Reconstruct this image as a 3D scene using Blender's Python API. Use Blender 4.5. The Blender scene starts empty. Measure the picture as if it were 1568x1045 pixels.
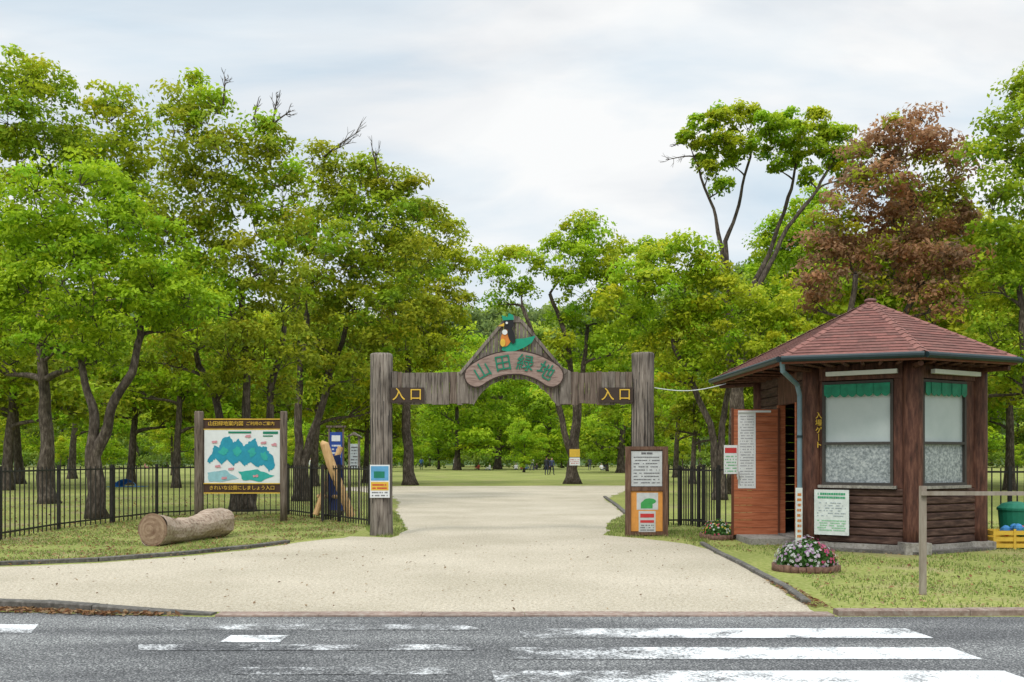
import bpy, math, random
import numpy as np
from mathutils import Vector, Matrix, noise as mn
random.seed(7); rng=np.random.default_rng(7)
F=1524.4; H=1.55; HZ=702.0
def W(px,py,d): return Vector(((px-784)*d/F, d, H+(HZ-py)*d/F))
def G(px,py):
    d=H*F/(py-HZ); return Vector(((px-784)*d/F, d, 0))
scene=bpy.context.scene
# ---------------------------------------------------------------- materials
def newmat(name):
    m=bpy.data.materials.new(name); m.use_nodes=True
    nt=m.node_tree; b=nt.nodes['Principled BSDF']; return m,nt,b
def c4(c): return (c[0],c[1],c[2],1)
def M(name, cols, nscale=5, scale=(1,1,1), detail=6, rough=.85, bump=0, big=None, spec=.3, pos=None, metal=0, bdist=.01, fine=None, patch=None):
    m,nt,b=newmat(name)
    b.inputs['Roughness'].default_value=rough; b.inputs['Specular IOR Level'].default_value=spec
    b.inputs['Metallic'].default_value=metal
    tc=nt.nodes.new('ShaderNodeTexCoord'); mp=nt.nodes.new('ShaderNodeMapping')
    mp.inputs['Scale'].default_value=scale
    nt.links.new(tc.outputs['Object'],mp.inputs['Vector'])
    n=nt.nodes.new('ShaderNodeTexNoise'); n.inputs['Scale'].default_value=nscale; n.inputs['Detail'].default_value=detail
    n.inputs['Roughness'].default_value=.65
    nt.links.new(mp.outputs[0],n.inputs['Vector'])
    r=nt.nodes.new('ShaderNodeValToRGB'); nt.links.new(n.outputs['Fac'],r.inputs[0])
    k=len(cols); pos=pos or [.32+.36*i/max(1,k-1) for i in range(k)]
    e=r.color_ramp.elements
    e[0].position=pos[0]; e[0].color=c4(cols[0])
    if k==1: e[1].color=c4(cols[0])
    else:
        e[1].position=pos[-1]; e[1].color=c4(cols[-1])
        for i in range(1,k-1):
            x=e.new(pos[i]); x.color=c4(cols[i])
    out=r.outputs[0]
    if patch:
        n2=nt.nodes.new('ShaderNodeTexNoise'); n2.inputs['Scale'].default_value=patch[0]; n2.inputs['Detail'].default_value=9; n2.inputs['Roughness'].default_value=.6
        nt.links.new(tc.outputs['Object'],n2.inputs['Vector'])
        r2=nt.nodes.new('ShaderNodeMapRange'); r2.inputs[1].default_value=patch[1]; r2.inputs[2].default_value=patch[2]; nt.links.new(n2.outputs['Fac'],r2.inputs[0])
        mx=nt.nodes.new('ShaderNodeMix'); mx.data_type='RGBA'; nt.links.new(r2.outputs[0],mx.inputs[0]); nt.links.new(out,mx.inputs[6]); mx.inputs[7].default_value=c4(patch[3]); out=mx.outputs[2]
    for bg_ in (big,fine):
        if not bg_: continue
        n2=nt.nodes.new('ShaderNodeTexNoise'); n2.inputs['Scale'].default_value=bg_[0]; n2.inputs['Detail'].default_value=5
        nt.links.new(tc.outputs['Object'],n2.inputs['Vector'])
        r2=nt.nodes.new('ShaderNodeValToRGB'); nt.links.new(n2.outputs['Fac'],r2.inputs[0])
        r2.color_ramp.elements[0].position=.35; r2.color_ramp.elements[1].position=.65
        a,c=bg_[1],bg_[2]
        if not isinstance(a,tuple): a=(a,a,a); c=(c,c,c)
        r2.color_ramp.elements[0].color=c4(a); r2.color_ramp.elements[1].color=c4(c)
        mx=nt.nodes.new('ShaderNodeMix'); mx.data_type='RGBA'; mx.blend_type='MULTIPLY'; mx.inputs[0].default_value=1
        nt.links.new(out,mx.inputs[6]); nt.links.new(r2.outputs[0],mx.inputs[7]); out=mx.outputs[2]
    nt.links.new(out,b.inputs['Base Color'])
    if bump:
        bp=nt.nodes.new('ShaderNodeBump'); bp.inputs['Strength'].default_value=bump; bp.inputs['Distance'].default_value=bdist
        nt.links.new(n.outputs['Fac'],bp.inputs['Height']); nt.links.new(bp.outputs[0],b.inputs['Normal'])
    return m
def P(name,c,rough=.6,spec=.3,v=.12):
    return M(name,[tuple(x*(1-v) for x in c),tuple(min(1,x*(1+v)) for x in c)],nscale=9,rough=rough,spec=spec)
def leafmat(name,trans=.45):
    m,nt,b=newmat(name)
    at=nt.nodes.new('ShaderNodeAttribute'); at.attribute_name='Col'
    b.inputs['Roughness'].default_value=.6; b.inputs['Specular IOR Level'].default_value=.2
    nt.links.new(at.outputs['Color'],b.inputs['Base Color'])
    t=nt.nodes.new('ShaderNodeBsdfTranslucent'); nt.links.new(at.outputs['Color'],t.inputs[0])
    mx=nt.nodes.new('ShaderNodeMixShader'); mx.inputs[0].default_value=trans
    nt.links.new(b.outputs[0],mx.inputs[1]); nt.links.new(t.outputs[0],mx.inputs[2])
    nt.links.new(mx.outputs[0],nt.nodes['Material Output'].inputs[0]); return m
def colmat(name,rough=.8,bump=0):
    m,nt,b=newmat(name)
    at=nt.nodes.new('ShaderNodeAttribute'); at.attribute_name='Col'
    b.inputs['Roughness'].default_value=rough; b.inputs['Specular IOR Level'].default_value=.25
    tc=nt.nodes.new('ShaderNodeTexCoord'); n=nt.nodes.new('ShaderNodeTexNoise'); n.inputs['Scale'].default_value=14; n.inputs['Detail'].default_value=6
    nt.links.new(tc.outputs['Object'],n.inputs['Vector'])
    r=nt.nodes.new('ShaderNodeMapRange'); r.inputs[1].default_value=.3; r.inputs[2].default_value=.7; r.inputs[3].default_value=.75; r.inputs[4].default_value=1.2
    nt.links.new(n.outputs['Fac'],r.inputs[0])
    vm=nt.nodes.new('ShaderNodeVectorMath'); vm.operation='SCALE'
    nt.links.new(at.outputs['Color'],vm.inputs[0]); nt.links.new(r.outputs[0],vm.inputs['Scale'])
    nt.links.new(vm.outputs[0],b.inputs['Base Color']); return m
LEAF=leafmat('leaf'); COLM=colmat('tinted')
BARK=M('bark',[(.028,.021,.016),(.075,.058,.045),(.17,.14,.115)],nscale=5,scale=(3,3,1),rough=.95,bump=.8,bdist=.03,big=(1.2,.7,1.25))
OLDWOOD=M('weathered_wood',[(.042,.034,.027),(.165,.138,.116),(.285,.25,.213)],nscale=3,scale=(9,9,.7),detail=9,rough=.9,bump=.8,big=(1.5,.75,1.2),pos=[.34,.47,.66])
OLDWOOD2=M('weathered_wood_brown',[(.033,.024,.019),(.13,.097,.076),(.21,.17,.138)],nscale=3,scale=(10,10,.8),detail=9,rough=.9,bump=.7,pos=[.33,.47,.68])
# ---------------------------------------------------------------- builder
class B:
    def __init__(s): s.v=[];s.f=[];s.m=[];s.c=[]
    def addf(s,vs,m=0,col=(.5,.5,.5)):
        o=len(s.v); s.v+= [tuple(x) for x in vs]; s.c+=[col]*len(vs); s.f.append(tuple(range(o,o+len(vs)))); s.m.append(m)
    def mesh(s,vs,fs,m=0,col=(.5,.5,.5)):
        o=len(s.v); s.v+=[tuple(x) for x in vs]; s.c+=[col]*len(vs)
        for f in fs: s.f.append(tuple(i+o for i in f)); s.m.append(m)
    def obox(s,o,u,n,u0,u1,z0,z1,n0,n1,m=0,col=(.5,.5,.5)):
        o=Vector(o);u=Vector(u);n=Vector(n);z=Vector((0,0,1))
        p=[o+u*a+n*b+z*c for c in(z0,z1) for b in(n0,n1) for a in(u0,u1)]
        s.mesh(p,[(0,1,3,2),(4,6,7,5),(0,4,5,1),(2,3,7,6),(0,2,6,4),(1,5,7,3)],m,col)
    def box(s,x0,x1,y0,y1,z0,z1,m=0,col=(.5,.5,.5)):
        s.obox((0,0,0),(1,0,0),(0,1,0),x0,x1,z0,z1,y0,y1,m,col)
    def prism(s,pts,off,m=0,col=(.5,.5,.5)):
        n=len(pts);off=Vector(off);a=[Vector(p) for p in pts]; b=[p+off for p in a]
        s.mesh(a+b,[tuple(range(n)),tuple(range(2*n-1,n-1,-1))]+[(i,(i+1)%n,(i+1)%n+n,i+n) for i in range(n)],m,col)
    def tube(s,path,rad,k=8,m=0,cap=True,col=(.5,.5,.5),jit=0):
        path=[Vector(p) for p in path]; n=len(path)
        if not hasattr(rad,'__len__'): rad=[rad]*n
        vs=[];prev=None
        for i,p in enumerate(path):
            t=(path[min(i+1,n-1)]-path[max(i-1,0)]).normalized()
            if prev is None:
                a=Vector((1,0,0)) if abs(t.x)<.8 else Vector((0,1,0))
                x=t.cross(a).normalized()
            else: x=(prev-t*prev.dot(t)).normalized()
            prev=x; y=t.cross(x)
            for j in range(k):
                an=2*math.pi*j/k; r=rad[i]*(1+(mn.noise(Vector((math.cos(an)*1.7,math.sin(an)*1.7,i*.35+p.x)))*jit if jit else 0))
                vs.append(p+x*math.cos(an)*r+y*math.sin(an)*r)
        fs=[(i*k+j,i*k+(j+1)%k,(i+1)*k+(j+1)%k,(i+1)*k+j) for i in range(n-1) for j in range(k)]
        if cap: fs+=[tuple(range(k-1,-1,-1)),tuple((n-1)*k+j for j in range(k))]
        s.mesh(vs,fs,m,col)
    def ell(s,c,r,m=0,k=10,h=6,col=(.5,.5,.5)):
        c=Vector(c);vs=[]
        for i in range(h+1):
            a=math.pi*i/h
            for j in range(k):
                b=2*math.pi*j/k
                vs.append(c+Vector((r[0]*math.sin(a)*math.cos(b),r[1]*math.sin(a)*math.sin(b),r[2]*math.cos(a))))
        s.mesh(vs,[(i*k+j,(i+1)*k+j,(i+1)*k+(j+1)%k,i*k+(j+1)%k) for i in range(h) for j in range(k)],m,col)
    def done(s,name,mats,parent=None,smooth=False,recalc=True):
        me=bpy.data.meshes.new(name); me.from_pydata(s.v,[],s.f)
        for m in mats: me.materials.append(m)
        me.polygons.foreach_set('material_index',s.m)
        a=me.color_attributes.new('Col','FLOAT_COLOR','POINT')
        a.data.foreach_set('color',np.c_[np.array(s.c,dtype=np.float32),np.ones(len(s.v),dtype=np.float32)].ravel())
        if smooth: me.polygons.foreach_set('use_smooth',[True]*len(me.polygons))
        me.update()
        if recalc:
            import bmesh
            bm=bmesh.new(); bm.from_mesh(me); bmesh.ops.recalc_face_normals(bm,faces=bm.faces); bm.to_mesh(me); bm.free()
        o=bpy.data.objects.new(name,me); scene.collection.objects.link(o)
        if parent: o.parent=parent
        return o
def empty(name):
    o=bpy.data.objects.new(name,None); scene.collection.objects.link(o); return o
def jtext(body,loc,size,mat,parent,name='lettering',rot=0.0,rotz=0.0,extrude=.006,bold=0.0):
    cu=bpy.data.curves.new(name,'FONT'); cu.body=body; cu.size=size; cu.align_x='CENTER'; cu.align_y='CENTER'
    cu.extrude=extrude; cu.offset=bold
    t=bpy.data.objects.new('tmp',cu); scene.collection.objects.link(t)
    bpy.context.view_layer.update()
    me=bpy.data.meshes.new_from_object(t.evaluated_get(bpy.context.evaluated_depsgraph_get()))
    bpy.data.objects.remove(t)
    me.materials.clear(); me.materials.append(mat)
    o=bpy.data.objects.new(name,me); scene.collection.objects.link(o)
    o.matrix_world=Matrix.Translation(Vector(loc))@Matrix.Rotation(rotz,4,'Z')@Matrix.Rotation(math.pi/2,4,'X')@Matrix.Rotation(rot,4,'Z')
    if parent: o.parent=parent
    return o
# ---------------------------------------------------------------- leaf geometry
def leaves_mesh(name,pos,nor,size,col,extra=None,mats=None):
    N=len(pos)
    r=rng.normal(size=(N,3)); t=np.cross(nor,r); t/=np.linalg.norm(t,axis=1)[:,None]+1e-9
    b=np.cross(nor,t)
    L=(size*.5)[:,None]; Wd=L*.55
    v=np.empty((N,4,3),np.float32)
    v[:,0]=pos+t*L; v[:,1]=pos+b*Wd+nor*L*.15; v[:,2]=pos-t*L; v[:,3]=pos-b*Wd+nor*L*.15
    v=v.reshape(-1,3); colv=np.repeat(np.c_[col,np.ones(N)],4,axis=0).astype(np.float32)
    ev=np.array(extra.v,dtype=np.float32) if extra and extra.v else np.zeros((0,3),np.float32)
    nv=len(ev)+len(v)
    me=bpy.data.meshes.new(name); me.vertices.add(nv)
    me.vertices.foreach_set('co',np.concatenate([ev,v]).ravel())
    ef=extra.f if extra else []
    el=[i for f in ef for i in f]; et=[len(f) for f in ef]
    loops=np.concatenate([np.array(el,dtype=np.int32),np.arange(4*N,dtype=np.int32)+len(ev)])
    tot=np.concatenate([np.array(et,dtype=np.int32),np.full(N,4,np.int32)])
    start=np.concatenate([[0],np.cumsum(tot)[:-1]]).astype(np.int32)
    me.loops.add(len(loops)); me.loops.foreach_set('vertex_index',loops)
    me.polygons.add(len(tot)); me.polygons.foreach_set('loop_start',start); me.polygons.foreach_set('loop_total',tot)
    for m in (mats or [BARK,LEAF]): me.materials.append(m)
    mi=np.concatenate([np.zeros(len(et),np.int32),np.ones(N,np.int32)]) if not mats else np.concatenate([np.zeros(len(et),np.int32),np.full(N,len(mats)-1,np.int32)])
    me.polygons.foreach_set('material_index',mi)
    me.polygons.foreach_set('use_smooth',mi==0)
    me.update(calc_edges=True)
    a=me.color_attributes.new('Col','FLOAT_COLOR','POINT')
    a.data.foreach_set('color',np.concatenate([np.tile(np.array([.1,.1,.1,1],np.float32),(len(ev),1)),colv]).ravel())
    return me
PALS={
 'bright':((.085,.165,.008),(.30,.46,.014),(.54,.70,.035)),
 'olive':((.085,.12,.008),(.29,.345,.016),(.55,.57,.045)),
 'mid':((.075,.13,.008),(.25,.37,.014),(.50,.60,.035)),
 'yel':((.11,.16,.008),(.37,.45,.016),(.63,.66,.04)),
 'dark':((.04,.075,.012),(.13,.20,.02),(.28,.38,.04)),
 'red':((.13,.075,.035),(.36,.19,.10),(.56,.34,.19)),
}
def clump_leaves(cen,rc,n,size,pal,hz,pal2=None,mask=None):
    K=len(cen)
    d=rng.normal(size=(K,n,3)); d/=np.linalg.norm(d,axis=2)[:,:,None]
    low=d[:,:,2]<-.45; d[:,:,2]=np.where(low,-d[:,:,2]*.7,d[:,:,2])
    rad=rng.uniform(.25,1.12,size=(K,n))**.5
    sc=np.stack([rc*rng.uniform(.75,1.25,K),rc*rng.uniform(.75,1.25,K),rc*rng.uniform(.6,.95,K)],1)[:,None,:]
    off=d*rad[:,:,None]*sc
    pos=cen[:,None,:]+off
    nor=d*.7+rng.normal(size=d.shape)*.45; nor[:,:,2]+=.35
    nor/=np.linalg.norm(nor,axis=2)[:,:,None]
    ck=rng.uniform(0,1,K)[:,None]
    k=.22*ck+.40*hz[:,None]+.42*(d[:,:,2]*rad)+rng.normal(size=(K,n))*.12+.11  # colour lightens upward: yellow-green tips, plus light and shade painted into the leaves
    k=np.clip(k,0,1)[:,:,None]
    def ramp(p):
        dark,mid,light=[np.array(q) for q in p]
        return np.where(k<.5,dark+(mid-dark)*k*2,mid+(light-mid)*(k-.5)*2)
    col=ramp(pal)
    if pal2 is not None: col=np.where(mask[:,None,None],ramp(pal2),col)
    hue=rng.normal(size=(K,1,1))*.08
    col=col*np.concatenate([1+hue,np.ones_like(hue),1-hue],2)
    s=size*rng.uniform(.65,1.35,size=(K,n))
    return pos.reshape(-1,3),nor.reshape(-1,3),s.reshape(-1),np.clip(col.reshape(-1,3),.002,.9)
def bez(p0,p1,p2,p3,n):
    o=[]
    for i in range(n+1):
        t=i/n; o.append(p0*(1-t)**3+p1*3*t*(1-t)**2+p2*3*t*t*(1-t)+p3*t**3)
    return o
def make_tree(name,base,stems,blobs,pal,d,tr=.25,bare=(),dens=.95,leafn=80,lsz=None,link=True,rcm=1.0,taper=.55,low=.45,mix=.3):
    b=B(); nodes=[];nr=[]
    for si,st in enumerate(stems):
        pts=[Vector(base)+Vector(((si-(len(stems)-1)/2)*tr*.8,0,0))]+[Vector(p) for p in st]
        path=[]
        for i in range(len(pts)-1):
            a,c=pts[i],pts[i+1]
            for j in range(5):
                t=j/5; q=a.lerp(c,t); w=(mn.noise(q*.9)*.16 if (i or j) else 0)
                path.append(q+Vector((w,w*.6,0)))
        path.append(pts[-1])
        n=len(path); sr=tr*(1 if len(stems)==1 else .72)
        rad=[sr*(1-taper*i/(n-1)) for i in range(n)]; rad[0]*=1.45; rad[1]*=1.1
        b.tube(path,rad,k=12,jit=.25)
        for i in range(max(2,int(n*low)),n): nodes.append(path[i]); nr.append(rad[i])
    order=sorted(blobs,key=lambda q:min((q[0]-x).length for x in nodes))
    for (c,r) in order:
        best=None;bd=1e9
        for i,x in enumerate(nodes):
            dd=(c-x).length+max(0,x.z-c.z+.3)*2.5
            if dd<bd: bd=dd;best=i
        x=nodes[best]; L=(c-x).length; r0=min(nr[best]*.72,.035+.028*L*max(.8,tr/.22)) 
        up=Vector((0,0,1)); dirv=(c-x).normalized()
        p1=x+(dirv*.45+up*.2).normalized()*L*.35+Vector((random.uniform(-1,1),random.uniform(-1,1),0))*L*.08
        p2=c-(dirv*.6+up*.35)*L*.3+Vector((random.uniform(-1,1),random.uniform(-1,1),random.uniform(-.5,.5)))*L*.08
        path=bez(x,p1,p2,c,8)
        rad=[r0*(1-.8*i/8) for i in range(9)]
        b.tube(path,rad,k=7,cap=False,jit=.1)
        for i in range(2,9): nodes.append(path[i]); nr.append(rad[i])
        nb=3+int(r*1.5)
        for _ in range(nb):
            q=Vector(rng.normal(size=3)).normalized()
            e=c+Vector((q.x,q.y,abs(q.z)*.8-.2))*r*.8
            s0=path[random.randint(4,7)]
            pp=bez(s0,s0+(e-s0)*.3+up*.05*r,s0+(e-s0)*.7+up*.12*r,e,4)
            rr=[max(.012,r0*.4)*(1-.7*i/4) for i in range(5)]
            b.tube(pp,rr,k=5,cap=False)
            for i in (2,3,4): nodes.append(pp[i]); nr.append(rr[i])
    for q in bare:
        q=Vector(q); i=min(range(len(nodes)),key=lambda i:(nodes[i]-q).length+max(0,nodes[i].z-q.z)*2)
        x=nodes[i]; L=(q-x).length
        path=bez(x,x+(q-x)*.3+Vector((0,0,.1*L)),x+(q-x)*.7,q,7)
        b.tube(path,[.03*(1-.85*i/7)+.006 for i in range(8)],k=5,cap=False)
        for _ in range(9):
            s0=path[random.randint(2,6)]; e=s0+((q-x).normalized()+Vector(rng.normal(size=3))*.4)*L*random.uniform(.15,.35); 
            pp=[s0,s0.lerp(e,.5)+Vector(rng.normal(size=3))*.04,e]; b.tube(pp,[.012,.009,.005],k=4,cap=False)
            for _ in range(2):
                f=pp[1]+(e-s0)*.4+Vector(rng.normal(size=3))*.15*L*.3
                b.tube([pp[1],f],[.008,.004],k=3,cap=False)
    rc0=.46*(d/26)**.5*rcm
    p1,_,p2=pal.partition('+')
    cs=[];rs=[];hzb=[];mk=[]
    for (c,r) in blobs:
        k=max(5,int(3.1*dens*(r/rc0)**2+3))
        q=rng.normal(size=(k,3)); q/=np.linalg.norm(q,axis=1)[:,None]
        q[:,2]=np.where(q[:,2]<-.6,-q[:,2],q[:,2])
        rr=rng.uniform(.12,1.0,size=k)**.42
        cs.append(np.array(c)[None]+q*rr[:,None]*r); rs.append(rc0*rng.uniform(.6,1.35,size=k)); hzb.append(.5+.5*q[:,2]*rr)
        pb=random.random()<mix; mk.append(rng.uniform(size=k)<(.8 if pb else .08))
    cs=np.concatenate(cs); rs=np.concatenate(rs); hzb=np.concatenate(hzb); mk=np.concatenate(mk)
    na=np.array([tuple(x) for x in nodes])
    for c in cs:
        i=int(np.argmin(((na-c)**2).sum(1))); x=Vector(na[i]); e=Vector(c)
        if (e-x).length>.15: b.tube([x,x.lerp(e,.55)+Vector((0,0,.05)),e],[.018,.012,.005],k=3,cap=False)
    sz=lsz or .14*(d/26)**.62
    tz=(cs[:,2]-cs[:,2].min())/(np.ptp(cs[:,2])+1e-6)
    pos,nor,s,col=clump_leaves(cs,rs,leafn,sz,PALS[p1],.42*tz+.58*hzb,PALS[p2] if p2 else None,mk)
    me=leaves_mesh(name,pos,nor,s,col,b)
    if not link: return me
    o=bpy.data.objects.new(name,me); scene.collection.objects.link(o); return o
def tree_px(name,bp,d,stem,blobs,pal,tr,bare=(),rs=1.22,**kw):
    base=W(bp,HZ+H*F/d,d); base.z=-.05
    stems=[[W(x,y,d+dy) for (x,y,dy) in st] for st in stem]
    bl=[]
    for q in blobs:
        x,y,r=q[:3]; dy=q[3] if len(q)>3 else random.uniform(-1.0,1.0)*r*d/F*1.3
        y=y+r*(rs-1)*.7
        bl.append((W(x,y,d+dy),rs*r*d/F))
    br=[W(x,y,d+random.uniform(-.5,.5)) for (x,y) in bare]
    return make_tree(name,base,stems,bl,pal,d,tr,bare=br,**kw)
# ---------------------------------------------------------------- ground, sand, road
GRASS=M('grass_ground',[(.15,.18,.045),(.24,.265,.08),(.36,.335,.155)],nscale=14,detail=10,rough=1,bump=.4,big=(.3,(.84,.88,.80),(1.14,1.12,1.06)),bdist=.03,spec=.05,patch=(.45,.54,.72,(.30,.24,.15)))
b=B(); 
xs=[-1500,-300,-60,60,300,1500]; ys=[-40,5,60,200,700,2500]
for i in range(5):
    for j in range(5):
        b.addf([(xs[i],ys[j],0),(xs[i+1],ys[j],0),(xs[i+1],ys[j+1],0),(xs[i],ys[j+1],0)])
b.done('ground',[GRASS])
SAND=M('sand',[(.36,.305,.225),(.545,.485,.385),(.65,.595,.49)],nscale=26,detail=12,rough=1,bump=.8,big=(.45,(.88,.87,.83),(1.06,1.05,1.03)),bdist=.03,spec=.05,pos=[.32,.47,.66],fine=(80,.66,1.14))
def rough_poly(pts,step=.3,amp=.09,keep=()):
    out=[]
    for i in range(len(pts)):
        a,c=pts[i],pts[(i+1)%len(pts)]; n=max(1,int((c-a).length/step))
        if i in keep: n=1
        for j in range(n):
            q=a.lerp(c,j/n); dd=max(1,q.y/15)
            if j or i not in keep: q=q+Vector((mn.noise(q*2.3)+.5*mn.noise(q*6),mn.noise(q*2.3+Vector((9,9,9))),0))*amp*dd
            out.append(Vector((q.x,q.y,0)))
    return out
def sheet(name,pts,z,mat):
    import bmesh
    bm=bmesh.new(); vs=[bm.verts.new((p.x,p.y,z)) for p in pts]
    f=bm.faces.new(vs); bmesh.ops.triangulate(bm,faces=[f]); 
    bmesh.ops.recalc_face_normals(bm,faces=bm.faces)
    if sum(x.normal.z for x in bm.faces)<0: bmesh.ops.reverse_faces(bm,faces=bm.faces)
    me=bpy.data.meshes.new(name); bm.to_mesh(me); bm.free(); me.materials.append(mat)
    o=bpy.data.objects.new(name,me); scene.collection.objects.link(o); return o
sandpx=[(-500,874),(0,869),(150,863),(280,853),(380,843),(460,831),(540,822),(600,824),(624,812),(614,795),(606,782),(613,770),(600,760),(560,754),(500,749),(560,745),(980,744),(962,750),(925,765),(942,776),(957,788),(932,800),(926,820),(1000,827),(1050,833),(1090,845),(1130,862),(1170,886),(1212,912),(1240,934)]
sp=[G(*p) for p in sandpx]
RE=10.0
sp+= [Vector((3.05,RE,0)),Vector((-2.8,RE,0)),Vector((-4.2,10.25,0)),Vector((-5.3,10.55,0)),Vector((-9,10.8,0)),Vector((-16,11,0))]
sheet('sand_path',rough_poly(sp,keep=tuple(len(sp)-i for i in range(1,8))),.004,SAND)
def asphalt_nodes(name,paint=None):
    m,nt,bs=newmat(name); N=nt.nodes.new; Lk=nt.links.new
    bs.inputs['Roughness'].default_value=.8; bs.inputs['Specular IOR Level'].default_value=.35
    tc=N('ShaderNodeTexCoord')
    n=N('ShaderNodeTexNoise'); n.inputs['Scale'].default_value=60; n.inputs['Detail'].default_value=5; n.inputs['Roughness'].default_value=.75
    Lk(tc.outputs['Object'],n.inputs['Vector'])
    r=N('ShaderNodeValToRGB'); e=r.color_ramp.elements; Lk(n.outputs['Fac'],r.inputs[0])
    e[0].position=.38; e[0].color=(.018,.019,.021,1); e[1].position=.65; e[1].color=(.58,.58,.56,1)
    x=e.new(.49); x.color=(.088,.09,.093,1); x=e.new(.56); x.color=(.21,.21,.207,1)
    n2=N('ShaderNodeTexNoise'); n2.inputs['Scale'].default_value=.9; n2.inputs['Detail'].default_value=5
    mp=N('ShaderNodeMapping'); mp.inputs['Scale'].default_value=(.35,1.6,1); Lk(tc.outputs['Object'],mp.inputs[0]); Lk(mp.outputs[0],n2.inputs['Vector'])
    r2=N('ShaderNodeValToRGB'); Lk(n2.outputs['Fac'],r2.inputs[0]); r2.color_ramp.elements[0].position=.35; r2.color_ramp.elements[1].position=.65
    r2.color_ramp.elements[0].color=(.55,.55,.57,1); r2.color_ramp.elements[1].color=(1.35,1.35,1.33,1)
    mx=N('ShaderNodeMix'); mx.data_type='RGBA'; mx.blend_type='MULTIPLY'; mx.inputs[0].default_value=1
    Lk(r.outputs[0],mx.inputs[6]); Lk(r2.outputs[0],mx.inputs[7]); out=mx.outputs[2]
    if paint is not None:
        n3=N('ShaderNodeTexNoise'); n3.inputs['Scale'].default_value=38; n3.inputs['Detail'].default_value=6; n3.inputs['Roughness'].default_value=.8; Lk(tc.outputs['Object'],n3.inputs['Vector'])
        n4=N('ShaderNodeTexNoise'); n4.inputs['Scale'].default_value=3.0; n4.inputs['Detail'].default_value=3; Lk(tc.outputs['Object'],n4.inputs['Vector'])
        sx=N('ShaderNodeSeparateXYZ'); Lk(tc.outputs['Object'],sx.inputs[0])
        mr=N('ShaderNodeMapRange'); mr.inputs[1].default_value=paint[0]; mr.inputs[2].default_value=paint[1]; mr.inputs[3].default_value=paint[2]; mr.inputs[4].default_value=paint[3]
        Lk(sx.outputs[0],mr.inputs[0])
        a=N('ShaderNodeMath'); a.operation='MULTIPLY_ADD'; a.inputs[1].default_value=.6; Lk(n4.outputs['Fac'],a.inputs[0]); Lk(n3.outputs['Fac'],a.inputs[2])
        c=N('ShaderNodeMath'); c.operation='ADD'; Lk(a.outputs[0],c.inputs[0]); Lk(mr.outputs[0],c.inputs[1])
        r3=N('ShaderNodeMapRange'); r3.inputs[1].default_value=.78; r3.inputs[2].default_value=.93; Lk(c.outputs[0],r3.inputs[0])
        m2=N('ShaderNodeMix'); m2.data_type='RGBA'; Lk(r3.outputs[0],m2.inputs[0]); Lk(out,m2.inputs[6]); m2.inputs[7].default_value=(.74,.75,.75,1); out=m2.outputs[2]
    Lk(out,bs.inputs['Base Color'])
    bp=N('ShaderNodeBump'); bp.inputs['Strength'].default_value=.5; bp.inputs['Distance'].default_value=.006; Lk(n.outputs['Fac'],bp.inputs['Height']); Lk(bp.outputs[0],bs.inputs['Normal'])
    return m
ASP=asphalt_nodes('asphalt')
sheet('road',[Vector(p) for p in [(-60,-2,0),(60,-2,0),(60,9.68,0),(14,9.68,0),(4,9.72,0),(-3,9.70,0),(-5,10.0,0),(-9,10.35,0),(-60,10.5,0)]],.004,ASP)
PA=asphalt_nodes('worn_road_paint',(.0,2.0,-.06,.14)); PB=asphalt_nodes('very_worn_road_paint',(-9,9,-.045,-.045)); PC=asphalt_nodes('road_paint',(-9,9,.11,.11))
b=B()
def strip(x0,x1,y0,y1,m,sk=.0):
    b.addf([(x0,y0,.008),(x1,y0,.008),(x1-sk,y1,.008),(x0-sk,y1,.008)],m)
strip(.1,3.62,8.55,9.03,0,.05); strip(.0,3.62,7.65,8.13,0,.05); strip(-.1,3.62,6.75,7.23,0,.05); strip(-.1,3.65,5.85,6.33,0,.05)
strip(-3.1,-.2,8.95,9.25,1,.3); strip(-2.45,-1.95,8.35,8.68,2,.0); strip(-3.0,-.3,8.0,8.25,1,.1); strip(-2.0,-.4,7.1,7.35,1,.1)
strip(-6.2,-4.25,8.8,9.25,2,.15)
b.done('crosswalk_marking',[PA,PB,PC])
CONC=M('concrete',[(.16,.14,.12),(.28,.26,.23),(.36,.34,.31)],nscale=20,detail=8,rough=.95,bump=.3,big=(2,.7,1.1))
CONCP=M('gutter_concrete',[(.20,.14,.11),(.30,.22,.18),(.38,.33,.28)],nscale=18,detail=8,rough=.95,bump=.3,big=(1.2,.75,1.15))
CONCD=M('dark_concrete',[(.07,.065,.055),(.13,.12,.105),(.20,.185,.165)],nscale=16,detail=8,rough=.95,bump=.4,big=(1.5,.7,1.15))
def kerb(name,pts,w,h,mat,seg=.6,flat=None,jit=.003):
    b=B(); 
    pts=[Vector((p[0],p[1],0)) for p in pts]
    res=[pts[0]]; 
    for i in range(len(pts)-1):
        n=max(1,round((pts[i+1]-pts[i]).length/seg))
        for j in range(1,n+1): res.append(pts[i].lerp(pts[i+1],j/n))
    for i in range(len(res)-1):
        a,c=res[i],res[i+1]; u=(c-a).normalized(); n=Vector((u.y,-u.x,0)); L=(c-a).length
        h0=h if flat is None else h*flat(a); h1=h if flat is None else h*flat(c)
        dj=random.uniform(-jit,jit)
        pr=[(-w/2,-.05),(w/2,-.05),(w/2,1-.15),(w/2-.015,1),(-w/2+.015,1),(-w/2,1-.15)]
        A_=[a+u*.002+n*q+Vector((0,0,z if z<0 else z*h0+dj)) for q,z in pr]; C_=[a+u*(L-.002)+n*q+Vector((0,0,z if z<0 else z*h1+dj)) for q,z in pr]
        b.mesh(A_+C_,[tuple(range(6)),tuple(range(11,5,-1))]+[(k,(k+1)%6,(k+1)%6+6,k+6) for k in range(6)])
    return b.done(name,[mat])
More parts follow.
